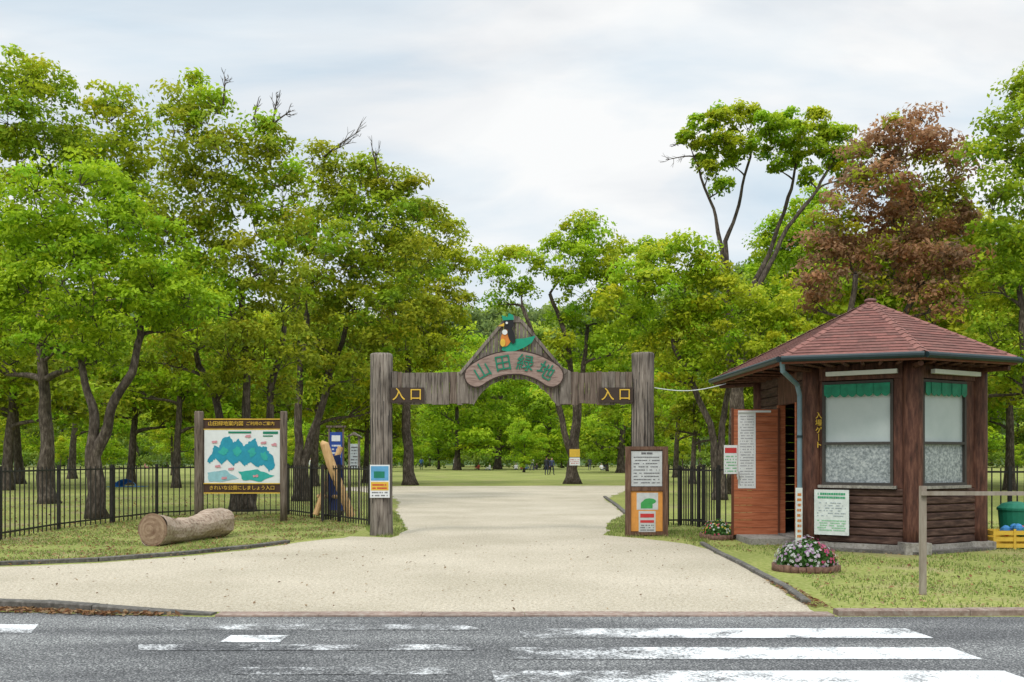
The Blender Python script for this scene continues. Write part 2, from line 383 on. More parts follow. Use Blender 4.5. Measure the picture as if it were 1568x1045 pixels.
kerb('road_edging',[(3.15,9.83),(-2.9,9.83)],.24,.022,CONCP,seg=1.0)
kerb('kerb',[(-16,10.8),(-9,10.62),(-5.4,10.35),(-4.8,10.22),(-4.2,10.05),(-3.6,9.94),(-2.95,9.86)],.14,.09,CONCD,seg=.7,flat=lambda a:1 if a.x<-4.5 else max(.25,1-(a.x+4.5)*.48))
kerb('kerb',[(3.2,9.85),(4.5,9.86),(7,9.95),(16,10.1)],.16,.06,CONCP,seg=.8)
kerb('lawn_edging',[G(-300,870),G(0,866),G(150,860),G(280,850),G(380,840),G(440,832)],.12,.06,CONCD,seg=.6)
kerb('lawn_edging',[G(1075,834),G(1100,848),G(1135,865),G(1170,884),G(1205,903),G(1235,925)],.09,.05,CONCD,seg=.5)
kerb('lawn_edging',[G(926,762),G(943,774),G(959,788)],.12,.06,CONCD,seg=.9)
def inpoly(px,py,poly):
    c=np.zeros(len(px),bool); n=len(poly)
    for i in range(n):
        x0,y0=poly[i];x1,y1=poly[(i+1)%n]
        t=((y0>py)!=(y1>py))&(px<(x1-x0)*(py-y0)/(y1-y0+1e-12)+x0); c^=t
    return c
sandpoly=[(p.x,p.y) for p in sp]
def scatter(poly,n,avoid=True):
    a=np.array(poly)
    x=rng.uniform(a[:,0].min(),a[:,0].max(),n*3); y=rng.uniform(a[:,1].min(),a[:,1].max(),n*3)
    k=inpoly(x,y,poly)
    if avoid: k&=~inpoly(x,y,sandpoly)
    x=x[k][:n];y=y[k][:n]; return x,y
def blades(name,poly,n,hmin,hmax,cols,thr=.0):
    x,y=scatter(poly,n); 
    dn=np.array([mn.noise(Vector((a*.9,c*.9,3)))+.5*mn.noise(Vector((a*3,c*3,1))) for a,c in zip(x,y)])
    k=rng.uniform(-.25,.25,len(x))<dn+thr; x=x[k];y=y[k]; N=len(x)
    an=rng.uniform(0,6.28,N); h=rng.uniform(hmin,hmax,N); w=.008
    le=rng.normal(size=(N,2))*.4*h[:,None]
    v=np.zeros((N,3,3),np.float32)
    v[:,0]=np.c_[x-np.cos(an)*w,y-np.sin(an)*w,np.zeros(N)]; v[:,1]=np.c_[x+np.cos(an)*w,y+np.sin(an)*w,np.zeros(N)]
    v[:,2]=np.c_[x+le[:,0],y+le[:,1],h]
    me=bpy.data.meshes.new(name); me.from_pydata(v.reshape(-1,3).tolist(),[],np.arange(3*N).reshape(-1,3).tolist())
    c=np.array(cols)[rng.integers(0,len(cols),N)]*rng.uniform(.7,1.3,(N,1))
    a=me.color_attributes.new('Col','FLOAT_COLOR','POINT'); a.data.foreach_set('color',np.repeat(np.c_[c,np.ones(N)],3,0).astype(np.float32).ravel())
    me.materials.append(LEAF); o=bpy.data.objects.new(name,me); scene.collection.objects.link(o)
gp=lambda L:[(G(*p).x,G(*p).y) for p in L]
lawnL=gp([(-150,868),(0,864),(150,858),(280,848),(380,838),(460,829),(540,819),(570,803),(440,786),(240,790),(-150,828)])
lawnR=[(3.3,10.0),(16,10.2),(16,24),(3.2,24),(2.9,18.5),(4.2,15.5)]
gc=[(.18,.27,.05),(.24,.32,.06),(.36,.36,.14),(.13,.21,.04),(.33,.30,.15)]
blades('lawn_grass',lawnL,44000,.015,.055,gc,.05); blades('lawn_grass',lawnR,70000,.012,.05,gc,.1)
blades('lawn_grass',gp([(590,830),(628,815),(618,795),(600,782),(560,790),(560,812)]),4500,.02,.08,gc,.15)
blades('lawn_grass',gp([(920,824),(928,800),(962,787),(1020,800),(1080,812),(1090,836),(1040,828)]),6500,.02,.08,gc,.15)
def litter(name,poly,n,cols,size=.06,avoid=False):
    x,y=scatter(poly,n,avoid); N=len(x)
    pos=np.c_[x,y,rng.uniform(.012,.03,N)]; nor=rng.normal(size=(N,3))*.35; nor[:,2]=1; nor/=np.linalg.norm(nor,axis=1)[:,None]
    col=np.array(cols)[rng.integers(0,len(cols),N)]*rng.uniform(.6,1.3,(N,1))
    me=leaves_mesh(name,pos,nor,size*rng.uniform(.6,1.3,N),col,None); o=bpy.data.objects.new(name,me); scene.collection.objects.link(o)
br=[(.24,.11,.05),(.34,.19,.09),(.16,.08,.04),(.44,.31,.17)]
litter('fallen_leaves',lawnL,4200,br); litter('fallen_leaves',lawnR,3400,br)
litter('fallen_leaves',[(-9,10.2),(-5.2,9.98),(-4.0,9.75),(-3.2,9.75),(-4.6,10.2),(-9,10.52)],1500,br,.075)
litter('fallen_leaves',gp([(0,868),(280,852),(440,836),(440,828),(280,846),(0,862)]),700,br)
litter('fallen_leaves',gp([(1170,890),(1240,932),(1275,934),(1200,893)]),260,br)
litter('fallen_leaves',[(-8,10.1),(4,10.1),(3,20),(-6,16)],320,[(.34,.25,.15),(.22,.15,.09)],.045)
litter('fallen_leaves',gp([(0,825),(0,760),(560,755),(560,800),(240,792)]),1800,br,.08)
# ---------------------------------------------------------------- gate
GD=20.0; s_=GD/F
def gx(px): return (px-784)*s_
def gz(py): return H+(HZ-py)*s_
YEL=P('yellow_paint',(.62,.40,.05)); GRN=P('green_paint',(.012,.17,.10)); TEAL=P('teal_paint',(.01,.26,.16)); WHT=P('white_paint',(.66,.68,.68),v=.05); BLK=P('black_paint',(.015,.015,.017))
ORG=P('orange_paint',(.58,.20,.04)); RED=P('red_paint',(.50,.04,.04)); BLU=P('blue_paint',(.05,.22,.50)); NAVY=P('navy_paint',(.02,.035,.13)); INK=P('ink',(.12,.12,.13)); DKB=P('dark_brown_paint',(.045,.03,.022))
gate=empty('park_entrance_gate')
for nm,x0,x1,top in (('post_left',566,600,541),('post_right',968,1002,540)):
    b=B(); cx=gx((x0+x1)/2); r=(x1-x0)/2*s_
    zt=gz(top); zs=[-.05,.02,.3]+[.3+(zt-.36)*i/14 for i in range(1,15)]+[zt-.02,zt]
    b.tube([(cx+mn.noise(Vector((z,cx,0)))*.012,GD+.1,z) for z in zs],[r*(1.04 if z<.3 else 1) for z in zs[:-1]]+[r*.9],k=28,jit=.05)
    for a in np.linspace(math.pi*1.05,math.pi*1.95,9):
        a+=random.uniform(-.1,.1); z0=random.uniform(.1,1.5); z1=random.uniform(2.2,zt-.1)
        q=[(cx+math.cos(a)*r*1.0,GD+.1+math.sin(a)*r*1.0,z0+(z1-z0)*i/8) for i in range(9)]
        q=[(x+mn.noise(Vector((x*9,y*5,z*3)))*.012,y,z) for x,y,z in q]
        b.tube(q,.006,k=4,m=1)
    b.done(nm,[OLDWOOD,BLK],gate,smooth=True)
b=B()
def plank(xa,xb,ta,tb,ba,bb,y=GD,t=.06):
    m=random.choice([0,0,1]); dy=random.uniform(-.012,.012)
    pts=[(xa+.004,y+dy,ba),(xb-.004,y+dy,bb),(xb-.004,y+dy,tb),(xa+.004,y+dy,ta)]
    b.prism(pts,(0,t,0),m)
def run(px0,px1,n,top,bot):
    w=[random.uniform(.75,1.25) for _ in range(n)]; s=sum(w); x=px0
    for q in w:
        x2=x+(px1-px0)*q/s
        jt=random.uniform(-1.2,1.2); jb=random.uniform(-1.5,1.5)
        plank(gx(x),gx(x2),gz(top(x)+jt),gz(top(x2)+jt),gz(bot(x)+jb),gz(bot(x2)+jb)); x=x2
run(600,718,13,lambda x:570,lambda x:619)
run(857,968,12,lambda x:570,lambda x:619)
ax,ay,ar=787,648,68
def archb(x):
    q=ar*ar-(x-ax)**2
    return max(500,ay-math.sqrt(q)) if q>28*28 else 620
def gtop(x): return 570-(x-708)*(78/66) if x<774 else (492 if x<797 else 492+(x-797)*(78/66))
run(718,857,22,lambda x:min(570,gtop(x)),archb)
run(706,718,1,lambda x:min(572,gtop(x)),lambda x:619)
b.prism([(gx(857),GD-.02,gz(619)),(gx(874),GD-.02,gz(619)),(gx(874),GD-.02,gz(569)),(gx(857),GD-.02,gz(560))],(0,.09,0),0)
for (x0,y0,x1,y1) in ((704,573,773,491),(798,491,866,572)):
    p0=Vector((gx(x0),GD-.035,gz(y0)));p1=Vector((gx(x1),GD-.035,gz(y1))); u=(p1-p0).normalized(); n=Vector((-u.z,0,u.x))*.03
    b.prism([p0-n,p1-n,p1+n,p0+n],(0,.12,0),0)
b.prism([(gx(771),GD-.03,gz(494)),(gx(800),GD-.03,gz(494)),(gx(796),GD-.03,gz(486)),(gx(788),GD-.03,gz(484)),(gx(774),GD-.03,gz(487))],(0,.12,0),0)
for z in (580,608):
    b.box(gx(598),gx(720),GD+.075,GD+.14,gz(z+5),gz(z-5),0); b.box(gx(856),gx(970),GD+.075,GD+.14,gz(z+5),gz(z-5),0)
b.box(gx(735),gx(840),GD+.075,GD+.14,gz(552),gz(540),0)
b.done('plank_beam',[OLDWOOD,OLDWOOD2],gate)
PLATE=M('plate_wood',[(.17,.115,.095),(.28,.20,.17),(.35,.27,.235)],nscale=4,scale=(1.2,8,8),detail=8,rough=.85,bump=.3)
def arcplate(r0,r1,a0,y,t,m,b):
    cx,cy=787,650; rm=(r0+r1)/2; hw=(r1-r0)/2; pts=[]
    for i in range(17):
        a=-a0+2*a0*i/16; pts.append((cx+r1*math.sin(a),cy-r1*math.cos(a)))
    for i in range(1,8):
        a=math.pi*i/8; ex=cx+rm*math.sin(a0); ey=cy-rm*math.cos(a0); d1=(math.sin(a0),-math.cos(a0)); d2=(math.cos(a0),math.sin(a0))
        pts.append((ex+hw*(d1[0]*math.cos(a)+d2[0]*math.sin(a)),ey+hw*(d1[1]*math.cos(a)+d2[1]*math.sin(a))))
    for i in range(17):
        a=a0-2*a0*i/16; pts.append((cx+r0*math.sin(a),cy-r0*math.cos(a)))
    for i in range(1,8):
        a=math.pi*i/8; ex=cx-rm*math.sin(a0); ey=cy-rm*math.cos(a0); d1=(-math.sin(a0),-math.cos(a0)); d2=(-math.cos(a0),math.sin(a0))
        pts.append((ex+hw*(-d1[0]*math.cos(a)+d2[0]*math.sin(a)),ey+hw*(-d1[1]*math.cos(a)+d2[1]*math.sin(a))))
    b.prism([(gx(x),y,gz(q)) for x,q in pts],(0,t,0),m)
b=B(); arcplate(75,113,.66,GD-.075,.055,0,b); arcplate(77,111,.66,GD-.082,.01,1,b); b.done('name_plate',[DKB,PLATE],gate)
for ch,a in zip('山田緑地',(-.54,-.18,.18,.54)):
    x=787+93*math.sin(a); y=650-93*math.cos(a)
    jtext(ch,(gx(x),GD-.094,gz(y)),.35,GRN,gate,'character',rot=-a,bold=.002)
b=B()
for (x0,x1) in ((598,650),(917,969)):
    b.box(gx(x0),gx(x1),GD-.05,GD-.025,gz(617),gz(594),0)
b.done('entrance_panels',[DKB],gate)
for x in (624,943):
    jtext('入',(gx(x-13),GD-.058,gz(605.5)),.27,YEL,gate,'character',bold=.001); jtext('口',(gx(x+13),GD-.058,gz(605.5)),.27,YEL,gate,'character',bold=.001)
b=B(); y0=GD-.10
def cut(pts,y,m,t=.02): b.prism([(gx(x),y,gz(q)) for x,q in pts],(0,t,0),m)
def cel(cx,cy,rx,ry,y,m,rot=0):
    cut([(cx+rx*math.cos(a)*math.cos(rot)-ry*math.sin(a)*math.sin(rot),cy+rx*math.cos(a)*math.sin(rot)+ry*math.sin(a)*math.cos(rot)) for a in [2*math.pi*i/20 for i in range(20)]],y,m)
cut([(768,537),(771,527),(780,522),(790,520),(803,519),(820,515),(814,526),(803,533),(790,538),(778,540)],y0+.02,0)
cel(775,519,8,13,y0,1,.25); cel(783,515,5,13,y0-.015,2,-.3); cel(779,497,8,8.5,y0,2)
cut([(770,492),(768,484),(777,487),(779,481),(786,484),(787,491)],y0-.01,0); cut([(772,496),(762,501),(772,501)],y0-.012,3)
cel(776,496,1.8,1.8,y0-.03,4); cel(773,510,4,4,y0-.018,4); cel(770,526,4,6,y0-.017,3)
b.done('bird_emblem',[TEAL,ORG,BLK,YEL,WHT],gate)
def lines(b,o,u,n,u0,u1,z0,z1,rows,m,y=.0,fill=.7,h=.45):
    dz=(z1-z0)/rows
    for i in range(rows):
        z=z1-(i+.5)*dz; x=u0
        while x<u1:
            w=random.uniform(.02,.09)*(u1-u0)
            if random.random()<fill: b.obox(o,u,n,x,min(u1,x+w),z-dz*h/2,z+dz*h/2,y,y+.002,m)
            x+=w+.012*(u1-u0)
X=(1,0,0);NY=(0,-1,0)
b=B(); o=(gx(568),GD-.135,0); w=gx(598)-gx(568)
b.obox(o,X,NY,0,w,gz(762),gz(712),0,.012,0); b.obox(o,X,NY,.02,w-.02,gz(736),gz(714),.012,.015,1); b.obox(o,X,NY,.02,w-.02,gz(751),gz(738),.012,.015,2); b.obox(o,X,NY,.08,w-.1,gz(732),gz(722),.015,.018,3)
lines(b,o,X,NY,.04,w-.04,gz(761),gz(752),2,4,.012); lines(b,o,X,NY,.05,w-.05,gz(750),gz(740),2,5,.016,.8)
b.done('notice',[WHT,P('notice_blue',(.10,.30,.50)),YEL,GRN,INK,RED],gate)
b=B(); p0=Vector((gx(1002),GD,gz(594))); p1=Vector((4.3,20.0,3.05)); b.tube([p0.lerp(p1,i/12)-Vector((0,0,.10*math.sin(math.pi*i/12)+0)) for i in range(13)],.008,k=5)
b.done('rope',[WHT],None)
# ---------------------------------------------------------------- right notice board
BRN=M('stained_wood',[(.06,.03,.018),(.13,.07,.045),(.19,.12,.08)],nscale=3,scale=(9,9,1),detail=8,rough=.8,bump=.3)
nb=empty('notice_board'); b=B(); y=19.75; q=y/F
fx=lambda px:(px-784)*q
fz=lambda py:H+(HZ-py)*q
for x0,x1 in ((958,966),(1015,1023)): b.box(fx(x0),fx(x1),y,y+.1,-.02,fz(684),0)
for z0,z1 in ((689,684),(752,746),(820,815)): b.box(fx(966),fx(1015),y+.01,y+.08,fz(z0),fz(z1),0)
b.box(fx(966),fx(1015),y+.05,y+.07,fz(815),fz(689),0)
b.done('frame',[BRN],nb)
b=B(); o=(fx(966),y+.045,0); w=fx(1015)-fx(966)
b.obox(o,X,NY,.01,w-.01,fz(745),fz(691),0,.01,0); lines(b,o,X,NY,.06,w-.06,fz(742),fz(698),9,1,.012,.85,.3); lines(b,o,X,NY,.2,w-.2,fz(697),fz(692),1,1,.012,.95,.6)
b.obox(o,X,NY,.0,w,fz(814),fz(753),0,.01,2)
b.obox(o,X,NY,.12,w-.09,fz(781),fz(755),.01,.014,0); b.obox(o,X,NY,.2,w-.2,fz(779),fz(771),.014,.017,3); b.ell((fx(995),y+.03,fz(768)),(.13,.003,.06),3); b.ell((fx(988),y+.03,fz(771)),(.08,.003,.05),3)
b.obox(o,X,NY,.16,w-.14,fz(815),fz(783),.01,.014,0); b.obox(o,X,NY,.19,w-.17,fz(793),fz(787),.014,.017,4); b.obox(o,X,NY,.19,w-.17,fz(801),fz(797),.014,.017,4); lines(b,o,X,NY,.19,w-.17,fz(814),fz(803),3,1,.014)
b.done('panels',[P('panel_white',(.50,.52,.52)),INK,P('orange_board',(.62,.27,.06)),P('map_green',(.05,.30,.08)),RED],nb)
b=B(); b.tube([(fx(1006),21.2,-.02),(fx(1006),21.2,.8),(fx(1006),21.2,2.2)],[.11,.105,.1],k=16,jit=.05); b.done('wooden_post',[OLDWOOD],None,smooth=True)
# ---------------------------------------------------------------- left map board
mb=empty('map_board'); d=24.4; q=d/F
b=B()
for x0,x1 in ((298,312),(429,440)):
    cx=((x0+x1)/2-784)*q; r=(x1-x0)/2*q; zt=H+(HZ-630)*q
    b.tube([(cx,d,z) for z in (-.05,.6,1.5,2.3,zt-.03,zt)],[r,r,r,r,r,r*.85],k=16,m=0,jit=.08)
b.done('posts',[OLDWOOD2],mb,smooth=True)
b=B(); o=(fx(312),d,0); w=fx(430)-fx(312)
b.obox(o,X,NY,0,w,fz(755),fz(641),-.03,.0,0)
b.obox(o,X,NY,.02,w-.02,fz(740),fz(658),.0,.015,1)
for z in (657.5,740.5,755,642): b.obox(o,X,NY,0,w,fz(z+1),fz(z-.6),.003,.02,2)
b.done('panel',[P('board_brown',(.06,.03,.02)),WHT,YEL],mb)
jtext('山田緑地案内図',(fx(346),d-.03,fz(649.3)),.125,YEL,mb,bold=.0); jtext('ご利用のご案内',(fx(399),d-.03,fz(649.3)),.10,YEL,mb,bold=.0); jtext('きれいな公園にしましょう入口',(fx(371),d-.03,fz(747.6)),.115,YEL,mb,bold=.0)
b=B()
def mapblob(pts,y,m): b.prism([(fx(x),d-y,fz(z)) for x,z in pts],(0,.004,0),m)
def wig(pts,am=2.4):
    out=[]
    for i in range(len(pts)):
        a=Vector(pts[i]+(0,));c=Vector(pts[(i+1)%len(pts)]+(0,))
        for j in range(5):
            p=a.lerp(c,j/5); out.append((p.x+mn.noise(p*.5)*am,p.y+mn.noise(p*.5+Vector((5,5,5)))*am))
    return out
MB=P('map_blue',(.02,.25,.36)); 
mapblob(wig([(318,706),(326,692),(328,682),(336,686),(341,672),(352,668),(358,678),(366,672),(374,684),(382,676),(392,672),(396,684),(408,684),(412,694),(418,698),(421,716),(413,722),(404,712),(395,716),(384,708),(375,714),(366,706),(358,714),(348,704),(340,712),(330,702),(322,710)]),.022,0)
for pts in ([(334,693),(342,684),(350,690),(344,698)],[(356,690),(364,682),(371,692),(362,700)],[(380,690),(390,684),(393,696),(384,701)],[(399,694),(408,692),(412,706),(403,704)]): mapblob(wig(pts,3),.027,1)
mapblob(wig([(318,724),(345,720),(365,733),(340,738),(320,737)]),.022,2); mapblob(wig([(365,722),(395,719),(420,729),(400,737),(372,735)]),.022,1)
mapblob([(403,661),(426,661),(426,665),(403,665)],.022,3); mapblob([(403,667),(418,667),(418,669),(403,669)],.022,3); mapblob([(350,661),(385,661),(385,664),(350,664)],.022,3)
for (x,y) in ((330,713),(350,717),(400,677),(416,680),(376,667),(340,731),(388,728),(325,676)): mapblob(wig([(x,y),(x+8,y-1),(x+8,y+3),(x,y+3)],1.5),.032,4)
b.done('map',[MB,P('map_teal',(.03,.34,.30)),P('map_pale',(.25,.45,.50)),GRN,P('map_pink',(.55,.25,.28))],mb)
# ---------------------------------------------------------------- fences
FM=M('fence_metal',[(.012,.011,.010),(.028,.025,.022)],nscale=8,rough=.5,spec=.3)
def fence(name,pts,h=1.34,sp=.15,post=2.0):
    b=B()
    for i in range(len(pts)-1):
        a=Vector((pts[i][0],pts[i][1],0));c=Vector((pts[i+1][0],pts[i+1][1],0)); L=(c-a).length; u=(c-a)/L; n=Vector((u.y,-u.x,0))
        for z in (.12,h-.06): b.obox(a,u,n,0,L,z,z+.035,-.015,.015)
        k=int(L/sp)
        for j in range(1,k):
            x=L*j/k; b.obox(a,u,n,x-.010,x+.010,.02,.12,-.010,.010); b.obox(a,u,n,x-.010,x+.010,.155,h-.06,-.010,.010); b.obox(a,u,n,x-.010,x+.010,h-.025,h+.03,-.010,.010)
        k=max(1,round(L/post))
        for j in range(k+1):
            x=L*j/k; b.obox(a,u,n,x-.03,x+.03,-.05,h+.06,-.03,.03)
    return b.done(name,[FM])
fence('metal_fence',[G(-260,858),G(0,828),G(90,812),G(240,793)],sp=.21)
fence('metal_fence',[G(240,793),G(300,790),G(440,789),G(566,806)])
fence('metal_fence',[G(1022,806),G(1078,805)]); fence('metal_fence',[(3.85,22.9),(4.55,21.9)],sp=.07,post=.7,h=1.32); fence('metal_fence',[(4.55,21.9),(5.2,21.4)])
fence('metal_fence',[(8.3,18.6),(9.2,18.4),(14,18.6)],sp=.14)
fence('metal_fence',[(-4.6,24.2),(-4.6,27)],sp=.16)
# ---------------------------------------------------------------- log
LOGB=M('log_bark',[(.17,.11,.08),(.36,.27,.20),(.47,.38,.30)],nscale=5,scale=(1.5,4,4),detail=9,rough=.9,bump=.7,bdist=.02,pos=[.33,.48,.66])
LOGE=M('log_end',[(.20,.12,.08),(.40,.29,.20)],nscale=9,rough=.9,detail=8)
b=B(); A=Vector(G(228,838))+Vector((0,.18,.29)); C=Vector(G(338,822))+Vector((0,.1,.24)); 
n=18; path=[A.lerp(C,i/n) for i in range(n+1)]
rad=[]
for i in range(n+1):
    t=i/n; rad.append(.30-.075*math.sin(math.pi*min(1,t*1.25))-.02*t+(.012 if 6<i<9 else 0))
path=[Vector((p.x,p.y,rr*.97)) for p,rr in zip(path,rad)]
rad[0]*=.97
b.tube(path,rad,k=24,jit=.14,cap=False)
u=(A-C).normalized(); side=u.cross(Vector((0,0,1))).normalized(); up=side.cross(u)
for k in range(7):
    rr=rad[0]*(1-k/7); c=path[0]+u*(.003*k+.001)+side*.012*k
    b.addf([c+side*math.cos(t)*rr+up*math.sin(t)*rr for t in [2*math.pi*i/24 for i in range(24)]],1 if k%2 else 2)
b.addf([path[-1]-u*.001+side*math.cos(t)*rad[-1]*.97+up*math.sin(t)*rad[-1]*.97 for t in [2*math.pi*i/24 for i in range(24)]],1)
LOGE2=M('log_end_ring',[(.17,.10,.065),(.33,.23,.155)],nscale=10,rough=.9)
b.done('fallen_log',[LOGB,LOGE,LOGE2],None,smooth=False)
# ---------------------------------------------------------------- play banner / signs behind fence
d=26.5;q=d/F
b=B(); b.box((505-784)*q,(524-784)*q,d,d+.05,H+(HZ-712)*q,H+(HZ-662)*q,0)
o=((505-784)*q,d,0); w=19*q
b.obox(o,X,NY,.05,w-.05,H+(HZ-676)*q,H+(HZ-667)*q,0,.01,1); lines(b,o,X,NY,.04,w-.04,H+(HZ-708)*q,H+(HZ-680)*q,5,1,.002,.7)
b.box((502.5-784)*q,(505-784)*q,d+.01,d+.07,-.02,H+(HZ-655)*q,2); b.box((524-784)*q,(526.5-784)*q,d+.01,d+.07,-.02,H+(HZ-655)*q,2); b.box((500-784)*q,(529-784)*q,d-.02,d+.1,H+(HZ-655)*q+.002,H+(HZ-652)*q,2)
b.done('blue_sign',[P('sign_blue',(.02,.06,.28)),WHT,OLDWOOD2])
WD=M('peeled_wood',[(.42,.24,.10),(.62,.41,.20)],nscale=4,scale=(6,6,1),rough=.7,bump=.2)
b=B(); d=24.6;q=d/F
p=lambda x,y,dd=0:Vector(((x-784)*q,d+dd,max(.0,H+(HZ-y)*q)))
b.tube([p(492,677),p(497,681),p(507,712),p(523,752),p(538,792)],[.05,.11,.12,.11,.11],k=12,m=0,jit=.05)
b.tube([p(512,684,.9),p(500,720,.8),p(486,760,.7),p(476,791,.6)],[.07,.08,.08,.08],k=12,m=0)
b.mesh([p(499,700,.25),p(516,696,.45),p(526,784,.45),p(502,782,.25),p(508,740,.6)],[(0,1,4),(1,2,4),(2,3,4),(3,0,4)],1)
b.tube([p(478,762,.75),p(528,762,.15)],.05,k=10,m=0)
b.done('wooden_play_frame',[WD,NAVY])
b=B(); d=25.5;q=d/F
b.box((533-784)*q,(536-784)*q,d,d+.06,-.02,H+(HZ-668)*q,0); b.box((548-784)*q,(551-784)*q,d,d+.06,-.02,H+(HZ-668)*q,0); b.box((536-784)*q,(548-784)*q,d+.01,d+.04,H+(HZ-718)*q,H+(HZ-680)*q,1)
b.prism([((530-784)*q,d-.1,H+(HZ-670)*q),((542-784)*q,d-.1,H+(HZ-662)*q),((554-784)*q,d-.1,H+(HZ-670)*q),((542-784)*q,d-.1,H+(HZ-666)*q)],(0,.3,0),0)
lines(b,((536-784)*q,d+.01,0),X,NY,.02,.19,H+(HZ-716)*q,H+(HZ-683)*q,7,2,.002)
b.done('information_sign',[OLDWOOD,P('grey_panel',(.4,.45,.45)),INK])
# ---------------------------------------------------------------- kiosk
ks=empty('ticket_kiosk')
KW=M('kiosk_wood',[(.028,.011,.007),(.085,.033,.022),(.16,.072,.047)],nscale=2.6,scale=(7,7,1.2),detail=9,rough=.65,bump=.5,spec=.3)
KP=M('kiosk_planks',[(.022,.011,.008),(.065,.033,.024),(.14,.085,.065)],nscale=2.6,scale=(1.4,1.4,9),detail=9,rough=.75,bump=.4)
DOOR=M('door_wood',[(.24,.065,.025),(.38,.115,.05),(.47,.165,.08)],nscale=3,scale=(1,1,14),detail=8,rough=.65,bump=.15)
FR=P('window_frame',(.05,.045,.04)); BL=M('blind',[(.36,.42,.42),(.46,.51,.51)],nscale=1.2,rough=.3,spec=.5)
NET=M('net_curtain',[(.12,.14,.15),(.25,.28,.29),(.45,.48,.48)],nscale=22,detail=6,rough=.35,spec=.5,pos=[.36,.5,.66])
AW=P('awning_green',(.012,.19,.11),v=.25); GUT=P('gutter',(.015,.032,.036),rough=.45); COP=P('eave_trim',(.20,.07,.04)); PIPE=P('downpipe',(.13,.20,.24),rough=.4); SOF=M('soffit',[(.03,.018,.012),(.07,.045,.03)],nscale=3,scale=(1,8,1),rough=.8)
Ak,Bk,Ck,Dk,Ek,Fk=[Vector((x,y,0)) for x,y in((5.15,17.1),(6.5,16.15),(7.97,17.05),(5.08,20.3),(6.6,21.2),(8.0,20.3))]
b=B(); 
slab=[Dk,Ak,Bk,Ck,Fk,Ek]; cen=sum(slab,Vector())/6
b.prism([Vector((p.x,p.y,-.05))+(p-cen).normalized()*.3 for p in slab],(0,0,.10),0)
b.prism([Vector((p.x,p.y,.05))+(p-cen).normalized()*.12 for p in slab],(0,0,.08),1)
for p,h in ((Bk,.19),(Ck,.14),(Ak,.14)): b.obox(p,X,(0,1,0),-.21,.21,-.02,h,-.24,.2,1)
b.box(4.25,5.0,17.8,18.95,-.02,.11,1)
b.done('foundation',[CONCD,CONC],ks)
b=B()
for p in slab:
    zs=[.12+3.0*i/10 for i in range(11)]
    b.tube([(p.x,p.y,z) for z in zs],[.158]*11,k=20,jit=.05)
b.done('log_columns',[KW],ks,smooth=True)
def kface(P0,P1):
    u=(P1-P0); L=u.length; u=u/L; return P0,u,Vector((u.y,-u.x,0)),L
b=B(); win=B()
def planks(o,u,n,u0,u1,z0,z1,hgt=.135,m=0):
    k=max(1,round((z1-z0)/hgt)); h=(z1-z0)/k
    for i in range(k):
        za=z0+i*h+.004; zb=z0+(i+1)*h-.004; c=random.uniform(-.003,.003)
        prof=[(-.05,za),(.035+c,za),(.055+c,za+.02),(.055+c,zb-.02),(.035+c,zb),(-.05,zb)]
        b.prism([Vector(o)+Vector(u)*u0+Vector(n)*pn+Vector((0,0,pz)) for pn,pz in prof],Vector(u)*(u1-u0),m)
def window(o,u,n,u0,u1,z0,zm,z1):
    f=.045
    win.obox(o,u,n,u0,u1,z0,z0+f,-.02,.075,0); win.obox(o,u,n,u0,u1,z1-f,z1,-.02,.075,0)
    win.obox(o,u,n,u0,u0+f,z0+f,z1-f,-.02,.07,0); win.obox(o,u,n,u1-f,u1,z0+f,z1-f,-.02,.07,0)
    win.obox(o,u,n,u0+f,u1-f,zm-f/2,zm+f/2,-.02,.068,0)
    win.obox(o,u,n,u0+f,u1-f,zm+f/2,z1-f,.0,.02,1)
    win.obox(o,u,n,u0+f,u1-f,z0+f,zm-f/2,.0,.02,2)
    win.obox(o,u,n,u0-.06,u1+.06,z0-.05,z0-.002,-.0,.12,3)
    k=8; za=z1-.07; 
    for i in range(k):
        a=u0+.04+(u1-u0-.08)*i/k; c=u0+.04+(u1-u0-.08)*(i+1)/k; 
        pts=[(a,za+.02),(c,za+.02)]+[(c-(c-a)*t, za-.15-.05*math.sin(math.pi*t)) for t in (0,.2,.4,.6,.8,1)]
        win.prism([Vector(o)+u*p+n*(.085+.012*(i%2))+Vector((0,0,z)) for p,z in pts],n*.01,4)
for (P0,P1,wu0,wu1) in ((Ak,Bk,.2,1.36),(Bk,Ck,.17,1.32)):
    o,u,n,L=kface(P0,P1)
    planks(o,u,n,.13,L-.13,.13,1.05)
    b.obox(o,u,n,.13,L-.13,2.86,3.12,-.06,.06,1); 
    b.obox(o,u,n,.13,wu0-.002,1.055,2.855,-.04,.04,1); b.obox(o,u,n,wu1+.002,L-.13,1.055,2.855,-.04,.04,1)
    window(o,u,n,wu0,wu1,1.10,1.80,2.84)
    b.obox(o,u,n,.3,L-.2,2.93,3.0,.12,.2,2)
for (P0,P1) in ((Ck,Fk),(Fk,Ek),(Ek,Dk)):
    o,u,n,L=kface(P0,P1); planks(o,u,n,.13,L-.13,.13,3.1,.17)
o,u,n,L=kface(Dk,Ak)
planks(o,u,n,.13,1.35,.13,3.1,.17); planks(o,u,n,2.55,L-.13,.13,3.1,.17); b.obox(o,u,n,1.35,2.55,2.55,3.1,-.05,.05,1)
b.obox(o,u,n,1.35,1.43,.13,2.55,-.07,.07,3); b.obox(o,u,n,2.47,2.55,.13,2.55,-.07,.07,3)
b.done('walls',[KP,KW,WHT,DOOR],ks); win.done('windows',[FR,BL,NET,CONC,AW],ks)
b=B(); dy=18.85
for i in range(17):
    z0=.10+i*2.38/17; b.box(4.2,5.03,dy,dy+.045,z0+.003,z0+2.38/17-.003,0)
